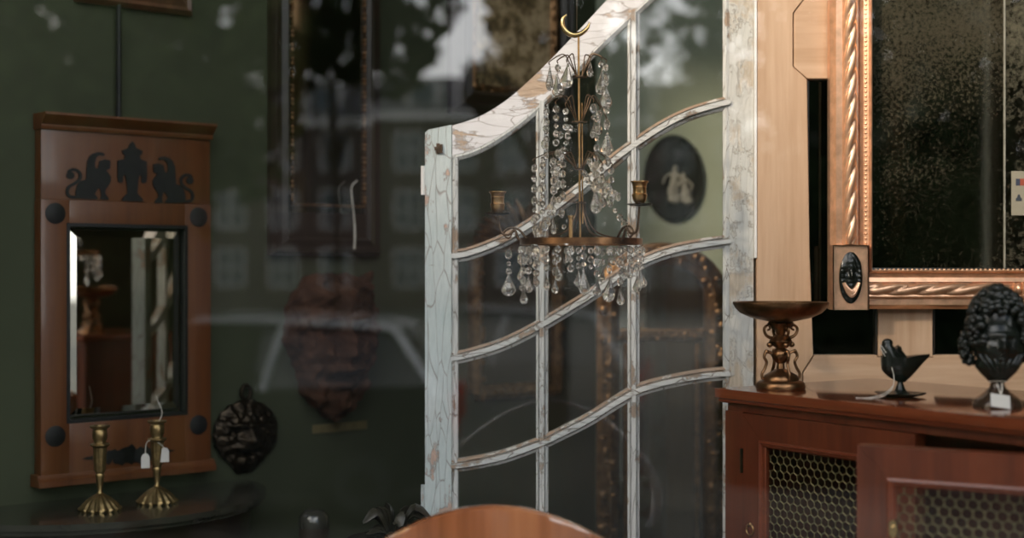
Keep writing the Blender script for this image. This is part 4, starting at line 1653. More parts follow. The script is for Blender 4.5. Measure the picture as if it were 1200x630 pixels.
slab(halfel(ta, tbd), TZ - .012, TZ)
slab(halfel(ta - .008, tbd - .008), TZ - .022, TZ - .012)
mb.build('tabletop', plain('dark_green_tabletop', (.030, .030, .022), .22, 0, .3, 14, .5), tb, ang=40)
mb = MB()
slab(halfel(ta - .035, tbd - .035), TZ - .12, TZ - .022)
mb.build('apron', M['darkwood'], tb, ang=40)
for (t_) in (.08, .5, .92):
    x, y = (ta - .05) * math.cos(PI + PI * t_), (tbd - .05) * math.sin(PI + PI * t_)
    y = min(y, -.03)
    mb = MB()
    mb.lathe([(.020, TZ - .12), (.020, TZ - .15), (.024, TZ - .17), (.018, TZ - .19), (.016, .30), (.011, .06), (.016, .04), (.014, 0), (0, 0)][::-1], T(x, y, 0), 20)
    mb.build('leg', M['darkwood'], tb, ang=45)


def candlestick(px, Y, label, tags):
    c = P(px, 0, Y)
    g = thing('candlestick', label, 'candlestick', (c.x, Y, TZ), 0.2, 'gilt brass candlesticks on the console table')
    qc = .167 / 98
    fl = lambda i, a_: 1 + (.07 * math.cos(16 * a_ + i * .35) if 2 <= i <= 6 else 0)
    mb = MB()
    mb.lathe([(0, 0), (23 * qc, 0), (24 * qc, 3 * qc), (21 * qc, 5 * qc), (19 * qc, 8 * qc), (15 * qc, 12 * qc), (10 * qc, 16 * qc), (5 * qc, 19 * qc), (0, 20 * qc)], None, 96, fl)
    mb.build('foot', M['dullbrass'], g, ang=60)
    mb = MB()
    mb.lathe([(3.4 * qc, 18 * qc), (4.2 * qc, 20 * qc), (2.6 * qc, 22 * qc), (3.4 * qc, 30 * qc), (4.6 * qc, 38 * qc), (5.6 * qc, 41 * qc), (4.2 * qc, 43 * qc), (6 * qc, 46 * qc), (6.8 * qc, 60 * qc), (7.2 * qc, 74 * qc)], None, 48, lambda i, a_: 1 + (.06 * math.cos(12 * a_) if i > 6 else 0))
    mb.build('stem', M['dullbrass'], g, ang=60)
    mb = MB()
    mb.lathe([(0, 73 * qc), (8 * qc, 73 * qc), (11 * qc, 75.5 * qc), (11 * qc, 77 * qc), (7 * qc, 78 * qc), (6.5 * qc, 80 * qc), (8.6 * qc, 84 * qc), (8.2 * qc, 92 * qc), (7 * qc, 94 * qc), (11 * qc, 96 * qc), (11.4 * qc, 98 * qc), (6 * qc, 98 * qc), (5.4 * qc, 94 * qc), (0, 94 * qc)], None, 40)
    mb.build('candle_cup', M['dullbrass'], g, ang=50)
    if tags:
        for dx, z, sy in ((-13, 52, -1), (9, 58, 1)):
            mb = MB()
            mb.prism([((dx - 5) * qc, (z - 9) * qc), ((dx + 5) * qc, (z - 9) * qc), ((dx + 5) * qc, (z + 4) * qc), ((dx + 2.5) * qc, (z + 8) * qc), ((dx - 2.5) * qc, (z + 8) * qc), ((dx - 5) * qc, (z + 4) * qc)], -9 * qc - .0004 + (5 * qc if sy > 0 else 0), -9 * qc + .0004 + (5 * qc if sy > 0 else 0))
            o = mb.build('price_tag', M['paper'], g, smooth=False)
        mb = MB()
        mb.tube(spline([(-13 * qc, -9 * qc, 58 * qc), (-12 * qc, -8 * qc, 72 * qc), (-6 * qc, -7 * qc, 76 * qc), (0, -8 * qc, 74 * qc), (9 * qc, -5 * qc, 66 * qc)], 6), .0007, 5)
        mb.tube(spline([(2 * qc, -4 * qc, 97 * qc), (6 * qc, -3 * qc, 108 * qc), (1 * qc, -2 * qc, 122 * qc), (-1 * qc, -2 * qc, 128 * qc)], 6), .0007, 5)
        mb.build('string', M['string'], g)
    return g


candlestick(117, 2.80, 'gilt brass candlestick without a tag, nearer the end of the console table', False)
candlestick(184, 2.89, 'gilt brass candlestick with white price tags tied below its cup', True)

# ================================================================== tub chair seen from behind
CX, CYc = -.025, 2.235
tc = thing('tub_chair', 'polished mahogany tub chair seen from behind, in front of the arched door', 'chair', (CX, CYc, 0))
RB = .285
ztop = CAMZ - (592.5 - 315) / FPX * (CYc - RB)


def crest(ph):
    return ztop - .215 * (1 - math.exp(-(ph * ph) * .83)) - .05 * max(0, abs(ph) - 1.2)


NPH, sg = 60, 1.95
prof_n = 8
v, f = [], []
secn = 12
for i in range(NPH + 1):
    ph = -sg + 2 * sg * i / NPH
    zt_ = crest(ph)
    zb_ = .40
    d = Vector((math.sin(ph), -math.cos(ph), 0))
    ring = []
    for (dr, z) in ((0, zb_), (0, zb_ + (zt_ - zb_) * .33), (0, zb_ + (zt_ - zb_) * .66), (0.004, zt_ - .012), (.003, zt_ - .004), (-.004, zt_), (-.016, zt_), (-.022, zt_ - .004), (-.023, zt_ - .014), (-.020, zb_ + .1), (-.020, zb_)):
        ring.append(Vector((d.x * (RB + dr), d.y * (RB + dr), z)))
    v += ring
m_ = 11
for i in range(NPH):
    for k in range(m_):
        k2 = (k + 1) % m_
        f.append((i * m_ + k, (i + 1) * m_ + k, (i + 1) * m_ + k2, i * m_ + k2))
f += [tuple(range(m_)), tuple(NPH * m_ + k for k in range(m_))]
mb = MB()
mb._add(v, f)
mb.build('backrest', M['chairwood'], tc, ang=50)
mb = MB()
mb.lathe([(0, .34), (RB - .004, .34), (RB - .002, .36), (RB - .002, .40), (RB - .03, .41), (0, .41)], None, 48)
mb.build('seat_rail', M['chairwood'], tc, ang=40)
mb = MB()
mb.lathe([(0, .41), (RB - .04, .41), (RB - .03, .43), (RB - .04, .46), (RB - .10, .475), (0, .48)], None, 40)
mb.build('seat_cushion', M['fabric'], tc, ang=50)
for k in range(4):
    a_ = PI / 4 + k * PI / 2
    mb = MB()
    mb.tube([(.20 * math.cos(a_), .20 * math.sin(a_), .34), (.215 * math.cos(a_), .215 * math.sin(a_), .18), (.24 * math.cos(a_), .24 * math.sin(a_), 0)], [.024, .019, .013], 12)
    mb.build('leg', M['chairwood'], tc)

# ================================================================== low things between the door and the wall
pd = P(368, 0, 3.05)
po_ = thing('turned_pedestal', 'dark turned post with a polished rounded top, low by the green wall', 'pedestal', (pd.x, 3.05, 0))
zp_ = CAMZ - (596 - 315) / FPX * 3.05
mb = MB()
mb.lathe([(0, 0), (.13, 0), (.13, .03), (.10, .05), (.05, .09), (.032, .16), (.030, .5), (.036, zp_ - .12), (.032, zp_ - .10), (.033, zp_ - .03), (0, zp_ - .03)], None, 32)
mb.build('shaft', M['darkwood'], po_, ang=45)
mb = MB()
mb.lathe([(0, zp_ - .055), (.030, zp_ - .05), (.034, zp_ - .035), (.032, zp_ - .015), (.020, zp_ - .002), (0, zp_)], None, 28)
mb.build('finial', plain('polished_dark_cap', (.05, .05, .04), .12, .2, .2, 30, .6), po_, ang=60)
pd = P(462, 0, 2.62)
pf = thing('foliage_jardiniere', 'dark bronze jardiniere with sprawling leaves, low beside the arched door hinge', 'planter', (pd.x, 2.62, 0))
zp_ = CAMZ - (618 - 315) / FPX * 2.62
mb = MB()
mb.lathe([(0, 0), (.09, 0), (.10, .02), (.05, .06), (.035, .12), (.035, .55), (.06, .62), (.085, .72), (.080, zp_ - .05), (.09, zp_ - .02), (.07, zp_ - .03), (0, zp_ - .04)], None, 32)
mb.build('urn', M['darkbronze'], pf, ang=50)
mb = MB()
rnd = random.Random(5)
for i in range(26):
    a_ = rnd.uniform(0, 2 * PI)
    ln = rnd.uniform(.05, .085)
    up_ = rnd.uniform(.0, .05)
    d = Vector((math.cos(a_), math.sin(a_) * .5, 0))
    pts = spline([Vector((0, 0, zp_ - .04)), d * ln * .5 + Vector((0, 0, zp_ - .01 + up_)), d * ln + Vector((0, 0, zp_ - .01 + up_ * .6))], 5)
    mb.tube(pts, [.004 + .012 * math.sin(PI * j / (len(pts) - 1)) for j in range(len(pts))], 6, flat=.3)
o = mb.build('leaves', plain('dark_leaf', (.022, .020, .012), .4, 0, .4, 40), pf)
# ================================================================== gilded frames behind the door
def carved(mb, pts, w, d, seed, amp=.5):
    """a carved, lumpy moulding along a path in the local xz plane"""
    rn = random.Random(seed)
    n_ = len(pts)
    prof = []
    for i, p in enumerate(pts):
        pass
    mb.sweep(pts, [(-w, 0), (-w, d * .5), (-w * .7, d * .75), (-w * .2, d), (w * .3, d * .8), (w * .6, d * .45), (w, d * .4), (w, 0)])
    L_ = [0]
    for i in range(1, n_):
        L_.append(L_[-1] + (Vector(pts[i]) - Vector(pts[i - 1])).length)
    s_ = 0
    while s_ < L_[-1]:
        i = max(1, min(n_ - 1, next((j for j in range(1, n_) if L_[j] >= s_), n_ - 1)))
        t_ = (s_ - L_[i - 1]) / max(1e-6, L_[i] - L_[i - 1])
        p = Vector(pts[i - 1]).lerp(Vector(pts[i]), t_)
        r = w * rn.uniform(.28, .5)
        mb.ball(p + Vector((rn.uniform(-.6, .6) * w, -d * .85, rn.uniform(-.6, .6) * w)), r, None, (rn.uniform(.6, 1.2), .6, rn.uniform(.6, 1.3)), 8, 6)
        s_ += w * .75


# tall trumeau standing behind the door
TY = 3.5


def tx(px):
    return (px - 600) / FPX * TY


tr = thing('trumeau_mirror', 'tall dark gilded mirror with carved arched head standing behind the door panes', 'mirror', (tx(770), TY, 0))
xl, xr = tx(712) - tx(770), tx(838) - tx(770)
zt_ = CAMZ - (392 - 315) / FPX * TY
arch = [(xl + (xr - xl) * .5 - (xr - xl) * .5 * math.cos(PI * i / 24), 0, 0) for i in range(25)]
za = CAMZ - (345 - 315) / FPX * TY
ah = .10
mb = MB()
pts = [(xl, 0, .03), (xl, 0, za)] + [((xl + xr) / 2 - (xr - xl) / 2 * math.cos(PI * i / 20), 0, za + ah * math.sin(PI * i / 20)) for i in range(1, 20)] + [(xr, 0, za), (xr, 0, .03)]
carved(mb, pts, .028, .035, 4)
mb.build('carved_frame', M['oldgilt'], tr, ang=50)
mb = MB()
carved(mb, [(xl + .03, 0, zt_), (xr - .03, 0, zt_)], .016, .03, 9)
mb.build('crossbar', M['oldgilt'], tr, ang=50)
mb = MB()
for s in (-1, 1):
    mb.tube([(s * .0 + (xl + .045 if s < 0 else xr - .045), -.012, .05), ((xl + .045 if s < 0 else xr - .045), -.012, zt_ - .02)], .007, 10)
mb.build('fillet', M['oldgilt'], tr)
mb = MB()
pl_ = [(x, z) for x, y, z in pts]
mb.prism(pl_, .004, .016)
mb.build('plate', M['dimmirror'], tr, smooth=False)
mb = MB()
mb.prism([(x * 1.02, z) for x, z in pl_], .017, .03)
mb.build('backboard', M['darkwood'], tr, smooth=False)
mb = MB()
mb.box(xl - .02, xr + .02, -.03, .03, 0, .04, bev=.004)
mb.build('plinth', M['oldgilt'], tr)

# carved-crest mirror on the green wall, behind the hinge side panes
cm = wall_thing('crested_mirror', 'red brown gilt mirror with leafy carved crest, behind the left door panes', 'mirror', 548, 470)
w_, _ = wloc(655, 470, 548, 470)
h_ = wloc(548, 285, 548, 470)[1]
mb = MB()
carved(mb, [(.02, 0, .02), (w_ - .02, 0, .02)], .020, .03, 2)
carved(mb, [(w_ - .02, 0, .02), (w_ - .02, 0, h_)], .020, .03, 3)
carved(mb, [(.02, 0, h_), (.02, 0, .02)], .020, .03, 6)
carved(mb, [(w_ - .02, 0, h_), (.02, 0, h_)], .020, .03, 5)
mb.build('frame', M['oldgilt'], cm, ang=50)
mb = MB()
rn = random.Random(8)
for k in range(-6, 7):
    an = k * .20
    ln = .115 * (1 - abs(k) * .05)
    b0 = Vector((w_ / 2 + k * .010, -.012, h_ + .005))
    d = Vector((math.sin(an), 0, math.cos(an)))
    pts = spline([b0, b0 + d * ln * .5 + Vector((0, -.015, 0)), b0 + d * ln + Vector((.012 * (1 if k > 0 else -1), -.005, -.004))], 5)
    mb.tube(pts, [.006 + .012 * math.sin(PI * j / (len(pts) - 1)) for j in range(len(pts))], 8, flat=.5)
for k in (-1, 1):
    pts = spline([Vector((w_ / 2 + k * .02, -.014, h_ + .01)), Vector((w_ / 2 + k * .07, -.02, h_ + .05)), Vector((w_ / 2 + k * .12, -.018, h_ + .03)), Vector((w_ / 2 + k * .115, -.014, h_ + .008)), Vector((w_ / 2 + k * .095, -.014, h_ + .022))], 6)
    mb.tube(pts, .010, 8)
mb.build('carved_crest', M['oldgilt'], cm)
mb = MB()
mb.box(.02, w_ - .02, -.010, -.002, .02, h_)
mb.build('glass', M['dimmirror'], cm, smooth=False)

# large dark frame at the top of the picture, over the door's sloping rail
bf = wall_thing('ornate_frame', 'big dark carved frame with mottled gilt picture above the sloping door top', 'frame', 524, 132)
w_, _ = wloc(668, 132, 524, 132)
h_ = .62
mb = MB()
mb.sweep([(.03, 0, .03), (w_ - .03, 0, .03), (w_ - .03, 0, h_ - .03), (.03, 0, h_ - .03)], [(.03, 0), (.03, .030), (.020, .042), (.004, .034), (-.006, .040), (-.022, .022), (-.03, .018), (-.03, 0)], closed=True)
mb.build('frame', M['darkwood'], bf, ang=30)
mb = MB()
carved(mb, [(.075, 0, .07), (w_ - .075, 0, .07)], .016, .024, 12)
carved(mb, [(w_ - .075, 0, .07), (w_ - .075, 0, h_ - .07)], .018, .024, 13)
carved(mb, [(.075, 0, h_ - .07), (.075, 0, .07)], .016, .024, 14)
mb.build('gilt_slip', M['oldgilt'], bf, ang=50)
t = NT('mottled_picture')
f1 = t.noise(t.co(), 14, 5, .7)
c = t.ramp(f1, [(.35, (.03, .025, .015)), (.48, (.20, .14, .065)), (.60, (.55, .42, .25)), (.75, (.10, .08, .045))])
M['mottle'] = t.pbr(c, .5)
mb = MB()
mb.box(.05, w_ - .05, -.012, -.002, .05, h_ - .05)
mb.build('picture', M['mottle'], bf, smooth=False)

# oval plaque with pale figures
OY = 3.95
oc = P(789, 209, OY)
ov = thing('oval_plaque', 'black oval plaque with pale standing figures, seen through the door pane', 'plaque', (oc.x, OY, oc.z))
k = OY / FPX
ea, eb = 35 * k, 51 * k
mb = MB()
mb.lathe([(0, 0), (1, 0), (1, .010), (.95, .016), (.90, .012), (.88, .009), (0, .009)], R(PI / 2, 'X'), 56)
for v_ in mb.bm.verts:
    v_.co.x *= ea
    v_.co.z *= eb
mb.build('disc', M['black'], ov, ang=40)
pale = plain('pale_relief', (.20, .19, .155), .6, 0, .35, 30)


def figure(x0, z0, s, lean):
    mb = MB()
    t_ = Vector((x0, -.011, z0))
    def b(x, z, rx, rz):
        mb.ball(t_ + Vector((x * s, 0, z * s)), 1, None, (rx * s, .006, rz * s), 12, 8)
    b(lean * .3, 1.0, .10, .13)
    b(lean * .2, .72, .17, .22)
    b(lean * .1, .42, .17, .25)
    b(0, .10, .24, .36)
    b(.06, -.16, .28, .20)
    mb.tube([t_ + Vector((lean * .2 * s + .12 * s, -.002, .82 * s)), t_ + Vector((.30 * s, -.004, .55 * s)), t_ + Vector((.22 * s, -.004, .30 * s))], .05 * s, 6)
    mb.tube([t_ + Vector((lean * .2 * s - .14 * s, -.002, .82 * s)), t_ + Vector((-.34 * s, -.004, .66 * s)), t_ + Vector((-.42 * s, -.004, .42 * s))], .045 * s, 6)
    mb.build('figure_relief', pale, ov)


figure(-.000, -.045, .072, .2)
figure(.034, -.052, .060, -.4)

# ================================================================== the street outside (behind the camera, seen in the glass)
def outp(px, py, D):
    """where a thing mirrored in the shop glass really stands: path length D from the camera"""
    return Vector(((px - 600) / FPX * D, 2 * GY - D, CAMZ - (py - 315) / FPX * D))


SZ = -.42
asph = plain('asphalt', (.065, .066, .054), .9, 0, .2, 3)
mb = MB()
mb.box(-60, 60, -75, -1.6, SZ - .3, SZ)
struct(mb.build('street', asph, smooth=False))
mb = MB()
mb.box(-60, 60, -1.6, 1.36, SZ - .3, SZ + .1)
struct(mb.build('pavement', plain('paving', (.22, .21, .19), .9, 0, .15, 2), smooth=False))

leafm = {}
for nm, c in (('tree_leaf', (.085, .115, .045)), ('dark_tree_leaf', (.035, .052, .024))):
    t = NT(nm)
    f1 = t.noise(t.co(), 1.5, 3)
    c1 = t.ramp(f1, [(.3, tuple(x * .7 for x in c)), (.7, tuple(x * 1.4 for x in c))])
    d = t.n('ShaderNodeBsdfDiffuse')
    tl = t.n('ShaderNodeBsdfTranslucent')
    t.l(c1, d.inputs[0])
    t.l(c1, tl.inputs[0])
    mx = t.n('ShaderNodeMixShader', i_0=.35)
    t.l(d.outputs[0], mx.inputs[1])
    t.l(tl.outputs[0], mx.inputs[2])
    t.l(mx.outputs[0], t.out.inputs['Surface'])
    leafm[nm] = t.m
bark = plain('bark', (.09, .065, .045), .9, 0, .3, 20, 0, .6, .01)


def tree(label, x, y, blobs, n_leaf, size, mat, seed, trunk=.14, group='street trees'):
    rn = random.Random(seed)
    g = thing('street_tree', label, 'tree', (x, y, SZ + (.1 if y > -1.6 else 0)), 0, group)
    z0 = g.location.z
    mb = MB()
    zc_ = sum(b[2] for b in blobs) / len(blobs) - z0
    mb.tube(spline([(0, 0, 0), (.06, .03, zc_ * .4), (0, 0, zc_)], 6), [trunk * (1.2 - .8 * i / 12) for i in range(13)], 10)
    for b in blobs:
        mb.tube([(0, 0, zc_ * .6), ((b[0] - x) * .5, (b[1] - y) * .5, zc_ * .3 + (b[2] - z0) * .5), (b[0] - x, b[1] - y, b[2] - z0)], [trunk * .5, trunk * .35, trunk * .15], 7)
    mb.build('trunk', bark, g)
    tot = sum(b[3] ** 2 for b in blobs)
    vs, fs = [], []
    for b in blobs:
        bx, by, bz, br = b[:4]
        fz = b[4] if len(b) > 4 else 1.0
        for i in range(int(n_leaf * br * br / tot)):
            while True:
                p = Vector((rn.uniform(-1, 1), rn.uniform(-1, 1), rn.uniform(-1, 1)))
                if .25 < p.length < 1:
                    break
            if noise.noise(p * 2.6 + Vector((seed, bx, bz))) < -.12:
                continue
            c = Vector((bx - x + p.x * br, by - y + p.y * br, bz - z0 + p.z * br * fz))
            u_ = Vector((rn.uniform(-1, 1), rn.uniform(-1, 1), rn.uniform(-1, 1))).normalized()
            w_ = u_.cross(Vector((rn.uniform(-1, 1), rn.uniform(-1, 1), rn.uniform(-1, 1)))).normalized()
            s_ = size * rn.uniform(.6, 1.3)
            k = len(vs)
            vs += [c - u_ * s_, c + w_ * s_ * .45, c + u_ * s_, c - w_ * s_ * .45]
            fs.append((k, k + 1, k + 2, k + 3))
    mb = MB()
    mb._add(vs, fs)
    mb.build('crown', mat, g, smooth=False)
    return g


def bl(px, py, D, rpx, fz=1.0):
    p = outp(px, py, D)
    return (p.x, p.y, p.z, rpx / FPX * D, fz)


A = [bl(30, 60, 14, 190), bl(200, 20, 14, 160), bl(120, 180, 14, 150), bl(260, 150, 14, 90), bl(-120, 150, 14, 200)]
tree('broad leafy street tree mirrored over the cherry wood mirror', outp(60, 0, 14).x, 2 * GY - 14, A, 5200, .17, leafm['tree_leaf'], 1)
B = [bl(380, 10, 17, 95), bl(450, 55, 17, 62), bl(350, 60, 17, 50), bl(455, -60, 17, 120)]
tree('dark street tree mirrored above the beaded mirror', outp(390, 0, 17).x, 2 * GY - 17, B, 4300, .13, leafm['dark_tree_leaf'], 2, .06)
C = [bl(640, 40, 15, 75), bl(660, -90, 15, 130), bl(575, 105, 15, 34), bl(690, 120, 15, 60)]
tree('dark street tree mirrored behind the chandelier hook', outp(650, 0, 15).x, 2 * GY - 15.5, C, 6500, .12, leafm['dark_tree_leaf'], 3)
E = [bl(820, 40, 16, 130), bl(1000, 0, 16, 170), bl(1180, 60, 16, 170), bl(1000, 190, 16, 130), bl(1300, 180, 16, 160), bl(1450, 0, 16, 200)]
tree('wide dark street tree mirrored over the gilt mirror', outp(1050, 0, 16).x, 2 * GY - 16, E, 9000, .15, leafm['dark_tree_leaf'], 4)
F = [bl(60, 60, 24, 170), bl(-120, 0, 24, 180), bl(230, 90, 24, 130), bl(220, -60, 24, 150), bl(-40, 210, 24, 150)]
tree('far green tree closing the street behind the broad leafy one', outp(30, 0, 24).x, 2 * GY - 24, F, 5400, .24, leafm['dark_tree_leaf'], 5)
G_ = [bl(900, 120, 26, 150), bl(1100, 80, 26, 170), bl(1300, 60, 26, 200), bl(1250, 200, 26, 160), bl(760, 190, 26, 90), bl(1520, 120, 26, 220)]
tree('far dark tree closing the street behind the wide one', outp(1100, 0, 26).x, 2 * GY - 26, G_, 9000, .26, leafm['dark_tree_leaf'], 6)


# hedges added to keep the street's reflection in the glass dark
def added_hedge(px0, px1, D, top, n_, seed, label):
  rn = random.Random(seed)
  hx0, hx1, hy0 = outp(px0, 0, D).x, outp(px1, 0, D).x, 2 * GY - D
  vs, fs = [], []
  for i in range(n_):
    c = Vector((rn.uniform(hx0, hx1), hy0 + rn.choice((rn.uniform(-.5, .5), .45)), SZ + rn.uniform(0, top + .1)))
    u_ = Vector((rn.uniform(-1, 1), rn.uniform(-1, 1), rn.uniform(-1, 1))).normalized()
    w_ = u_.cross(Vector((rn.uniform(-1, 1), rn.uniform(-1, 1), rn.uniform(-1, 1)))).normalized()
    k = len(vs)
    s_ = .10 * rn.uniform(.6, 1.3)
    vs += [c - u_ * s_, c + w_ * s_ * .5, c + u_ * s_, c - w_ * s_ * .5]
    fs.append((k, k + 1, k + 2, k + 3))
  mb = MB()
  mb._add(vs, fs)
  mb.box(hx0, hx1, hy0 - .4, hy0 + .35, SZ, SZ + top - .1)
  tag(mb.build('added_hedge', leafm['dark_tree_leaf'], smooth=False), label, 'added_hedge')


added_hedge(850, 1650, 12, 2.55, 9000, 21, 'tall dark clipped hedging added along the far pavement to darken the reflection over the cabinet')
added_hedge(-400, 205, 8.8, 2.5, 6000, 22, 'dark leafy hedging added before the parked car to darken the reflection over the cherry wood mirror')

# terrace of brick houses on the far side
D0 = 60
brick = NT('brick')
bt = brick.n('ShaderNodeTexBrick')
brick.l(brick.co((1, 1, 1), (PI / 2, 0, 0)), bt.inputs['Vector'])
bt.inputs['Scale'].default_value = 4
bt.inputs['Color1'].default_value = (.095, .062, .050, 1)
bt.inputs['Color2'].default_value = (.075, .050, .040, 1)
bt.inputs['Mortar'].default_value = (.13, .115, .10, 1)
M['brick'] = brick.pbr(bt.outputs['Color'], .9)
roofm = plain('roof_slate', (.06, .062, .07), .7, 0, .2, 3)
winm = plain('window_glass', (.10, .12, .13), .1, 0, .2, 1, 0, 0)
winf = plain('white_window_frame', (.7, .68, .63), .6, 0, .05, 3)
HW = 7.5
for i in range(5):
    hx = outp(520, 0, D0).x + (i - 3.4) * HW
    hy = 2 * GY - D0
    g = thing('brick_house', ['brick terraced house at the left end of the mirrored terrace', 'second brick terraced house, behind the far green tree', 'third brick terraced house, behind the dark tree by the sky gap', 'brick terraced house under the gap of bright sky', 'brick terraced house behind the tree at the chandelier'][i], 'house', (hx, hy, SZ), 0, 'far terrace of houses')
    ez = 8.1 + (.3 if i % 2 else 0)
    mb = MB()
    mb.box(.01, HW - .01, -8, 0, 0, ez)
    mb.build('wall', M['brick'], g, smooth=False)
    mb = MB()
    mb._add([(.01, .35, ez), (HW - .01, .35, ez), (HW - .01, -4, ez + 2.0), (.01, -4, ez + 2.0), (.01, -8.3, ez), (HW - .01, -8.3, ez)], [(0, 1, 2, 3), (3, 2, 5, 4), (0, 3, 4), (1, 5, 2), (0, 4, 5, 1)])
    mb.build('roof', roofm, g, smooth=False)
    mb = MB()
    mb.box(.01, HW - .01, 0, .35, ez - .35, ez)
    mb.build('eaves', winf, g, smooth=False)
    for r in range(3):
        for c_ in range(3):
            x = .9 + c_ * 2.2
            z = 1.0 + r * 2.45
            mb = MB()
            for a0, a1, b0, b1 in ((x, x + 1.25, z, z + .10), (x, x + 1.25, z + 1.55, z + 1.65), (x, x + .1, z, z + 1.65), (x + 1.15, x + 1.25, z, z + 1.65), (x + .58, x + .67, z, z + 1.65), (x, x + 1.25, z + .78, z + .86)):
                mb.box(a0, a1, .0, .07, b0, b1)
            wf = mb.build('window', winf, g, smooth=False)
            mb = MB()
            mb.box(x + .05, x + 1.2, 0, .03, z + .05, z + 1.6)
            mb.build('pane', winm, wf, smooth=False)
    for c_ in range(2):
        mb = MB()
        x = 1.4 + c_ * 3.2
        mb.box(x, x + 1.4, -2.6, -.3, ez + .2, ez + 1.45)
        dm = mb.build('dormer', winf, g, smooth=False)
        mb = MB()
        mb.box(x + .2, x + 1.2, -.3, -.27, ez + .35, ez + 1.3)
        mb.build('pane', winm, dm, smooth=False)
    mb = MB()
    mb.box(HW - 1.4, HW - .5, -4.6, -3.4, ez + 1.2, ez + 3.0)
    mb.build('chimney', M['brick'], g, smooth=False)

# unseen gabled house, added so its roofline keeps sun off the lower shop
ch_ = thing('added_shade_house', 'tall gabled brick house added up the street, out of the frame, to shade the lower shop', 'house', (-15, -11, SZ))

mb = MB()
mb.prism([(-5, 0), (5, 0), (5, 11.08 - SZ), (2.25, 11.08 - SZ), (-1.0, 12.66 - SZ), (-4.2, 10.89 - SZ), (-5, 10.89 - SZ)], -6.5, 0)
mb.build('wall', M['brick'], ch_, smooth=False)
mb = MB()
mb.prism([(2.25, 10.89 - SZ), (2.25, 10.95 - SZ), (-1.0, 12.74 - SZ), (-4.2, 10.95 - SZ), (-4.2, 10.89 - SZ), (-1.0, 12.66 - SZ)], -6.6, .1)
mb.build('roof', roofm, ch_, smooth=False)
for r in range(3):
    for c_ in range(3):
        mb = MB()
        mb.box(-3.6 + c_ * 3, -2.3 + c_ * 3, 0, .05, 1.2 + r * 3.1, 3.0 + r * 3.1)
        mb.build('window', winm, ch_, smooth=False)

# hatchback parked across the street
DC = 10.5
cr = outp(535, 0, DC)
car = thing('car', 'small dark hatchback with white pillars and a painted glare line along its roof, parked across the street, mirrored in the glass', 'car', (cr.x, cr.y, SZ))
paint = plain('dark_car_paint', (.030, .034, .032), .25, .2, .1, 3, .6, 0)
white = plain('white_paint_and_glare', (.80, .80, .78), .35, 0, .02, 3, .5, 0)  # for the pillars and for the glare painted along the roof edges
CWd = 1.62


def loft(prof, wfun, name, mat, par):
    """side outline (x,z) given at both sides with a half width depending on z"""
    mb = MB()
    n_ = len(prof)
    v_ = [(x, wfun(z), z) for x, z in prof] + [(x, wfun(z) * .82, z) for x, z in prof] + [(x, -wfun(z) * .82, z) for x, z in prof] + [(x, -wfun(z), z) for x, z in prof]
    f_ = []
    for i in range(n_):
        j = (i + 1) % n_
        for k in range(3):
            f_.append((k * n_ + i, k * n_ + j, (k + 1) * n_ + j, (k + 1) * n_ + i))
    f_ += [tuple(range(n_)), tuple(range(4 * n_ - 1, 3 * n_ - 1, -1))]
    mb._add(v_, f_)
    return mb.build(name, mat, par, ang=25)


body = [(0, .42), (.03, .32), (-.45, .24), (-3.1, .24), (-3.72, .30), (-3.78, .48), (-3.70, .70), (-3.45, .80), (-2.75, .93), (-.12, .97), (-.02, .88)]
loft(body, lambda z: .81 - .10 * max(0, (z - .6)) - .12 * max(0, .4 - z), 'body', paint, car)
cw = lambda z: .78 - .34 * max(0, z - .93)
cabin = [(-.12, .95), (-.30, 1.25), (-.50, 1.33), (-1.9, 1.36), (-2.15, 1.30), (-2.75, .93)]
loft(cabin, lambda z: cw(z) - .012, 'windows', plain('car_glass', (.012, .014, .014), .06, 0, .1, 3, .6, 0), car)
mb = MB()
for s in (-1, 1):
    def pil(x0, z0, x1, z1, w_):
        p0, p1 = Vector((x0, s * cw(z0), z0)), Vector((x1, s * (cw(z1)), z1))
        mb.tube([p0, p0.lerp(p1, .5) + Vector((0, s * .006, .01)), p1], w_, 8, flat=.5)
    pil(-.10, .90, -.40, 1.35, .05)
    pil(-1.30, .93, -1.18, 1.36, .065)
mb.build('pillar', white, car)
roof = [(-.30, 1.33), (-.38, 1.36), (-.60, 1.395), (-1.3, 1.435), (-1.9, 1.43), (-2.15, 1.36), (-2.1, 1.33), (-1.9, 1.37), (-.5, 1.335)]
loft(roof, lambda z: .655 - .6 * max(0, z - 1.36), 'roof', paint, car)
for s in (-1, 1):
    mb = MB()
    mb.tube(spline([(-.36, s * .66, 1.345), (-.62, s * .655, 1.375), (-1.3, s * .65, 1.41), (-1.9, s * .655, 1.405), (-2.12, s * .665, 1.345)], 6), .022, 8)
    mb.build('roof_glare', white, car)  # white strip painting the sky highlight on the roof edge
for s in (-1, 1):
    mb = MB()
    mb.box(-.10, .045, s * .62 - .10, s * .62 + .10, .62, .90, bev=.02)
    t = NT('tail_light')
    t.pbr((.5, .02, .015), .15, 0)
    mb.build('tail_light', t.m, car)
for x in (-.62, -3.05):
    for s in (-1, 1):
        mb = MB()
        mb.lathe([(0, -.09), (.24, -.09), (.30, -.06), (.305, 0), (.30, .06), (.24, .09), (0, .08)], T(x, s * .70, .30) @ R(PI / 2, 'X'), 28)
        wh = mb.build('wheel', plain('tyre', (.02, .02, .02), .8), car, ang=40)
        mb = MB()
        mb.lathe([(0, .085), (.19, .095), (.20, .08), (0, .07)], T(x, s * .70, .30) @ R(PI / 2 * (1 if s < 0 else -1), 'X'), 20, lambda i, a: 1 + .04 * math.cos(5 * a))
        mb.build('hub', plain('hubcap', (.06, .06, .06), .5, .3), wh)

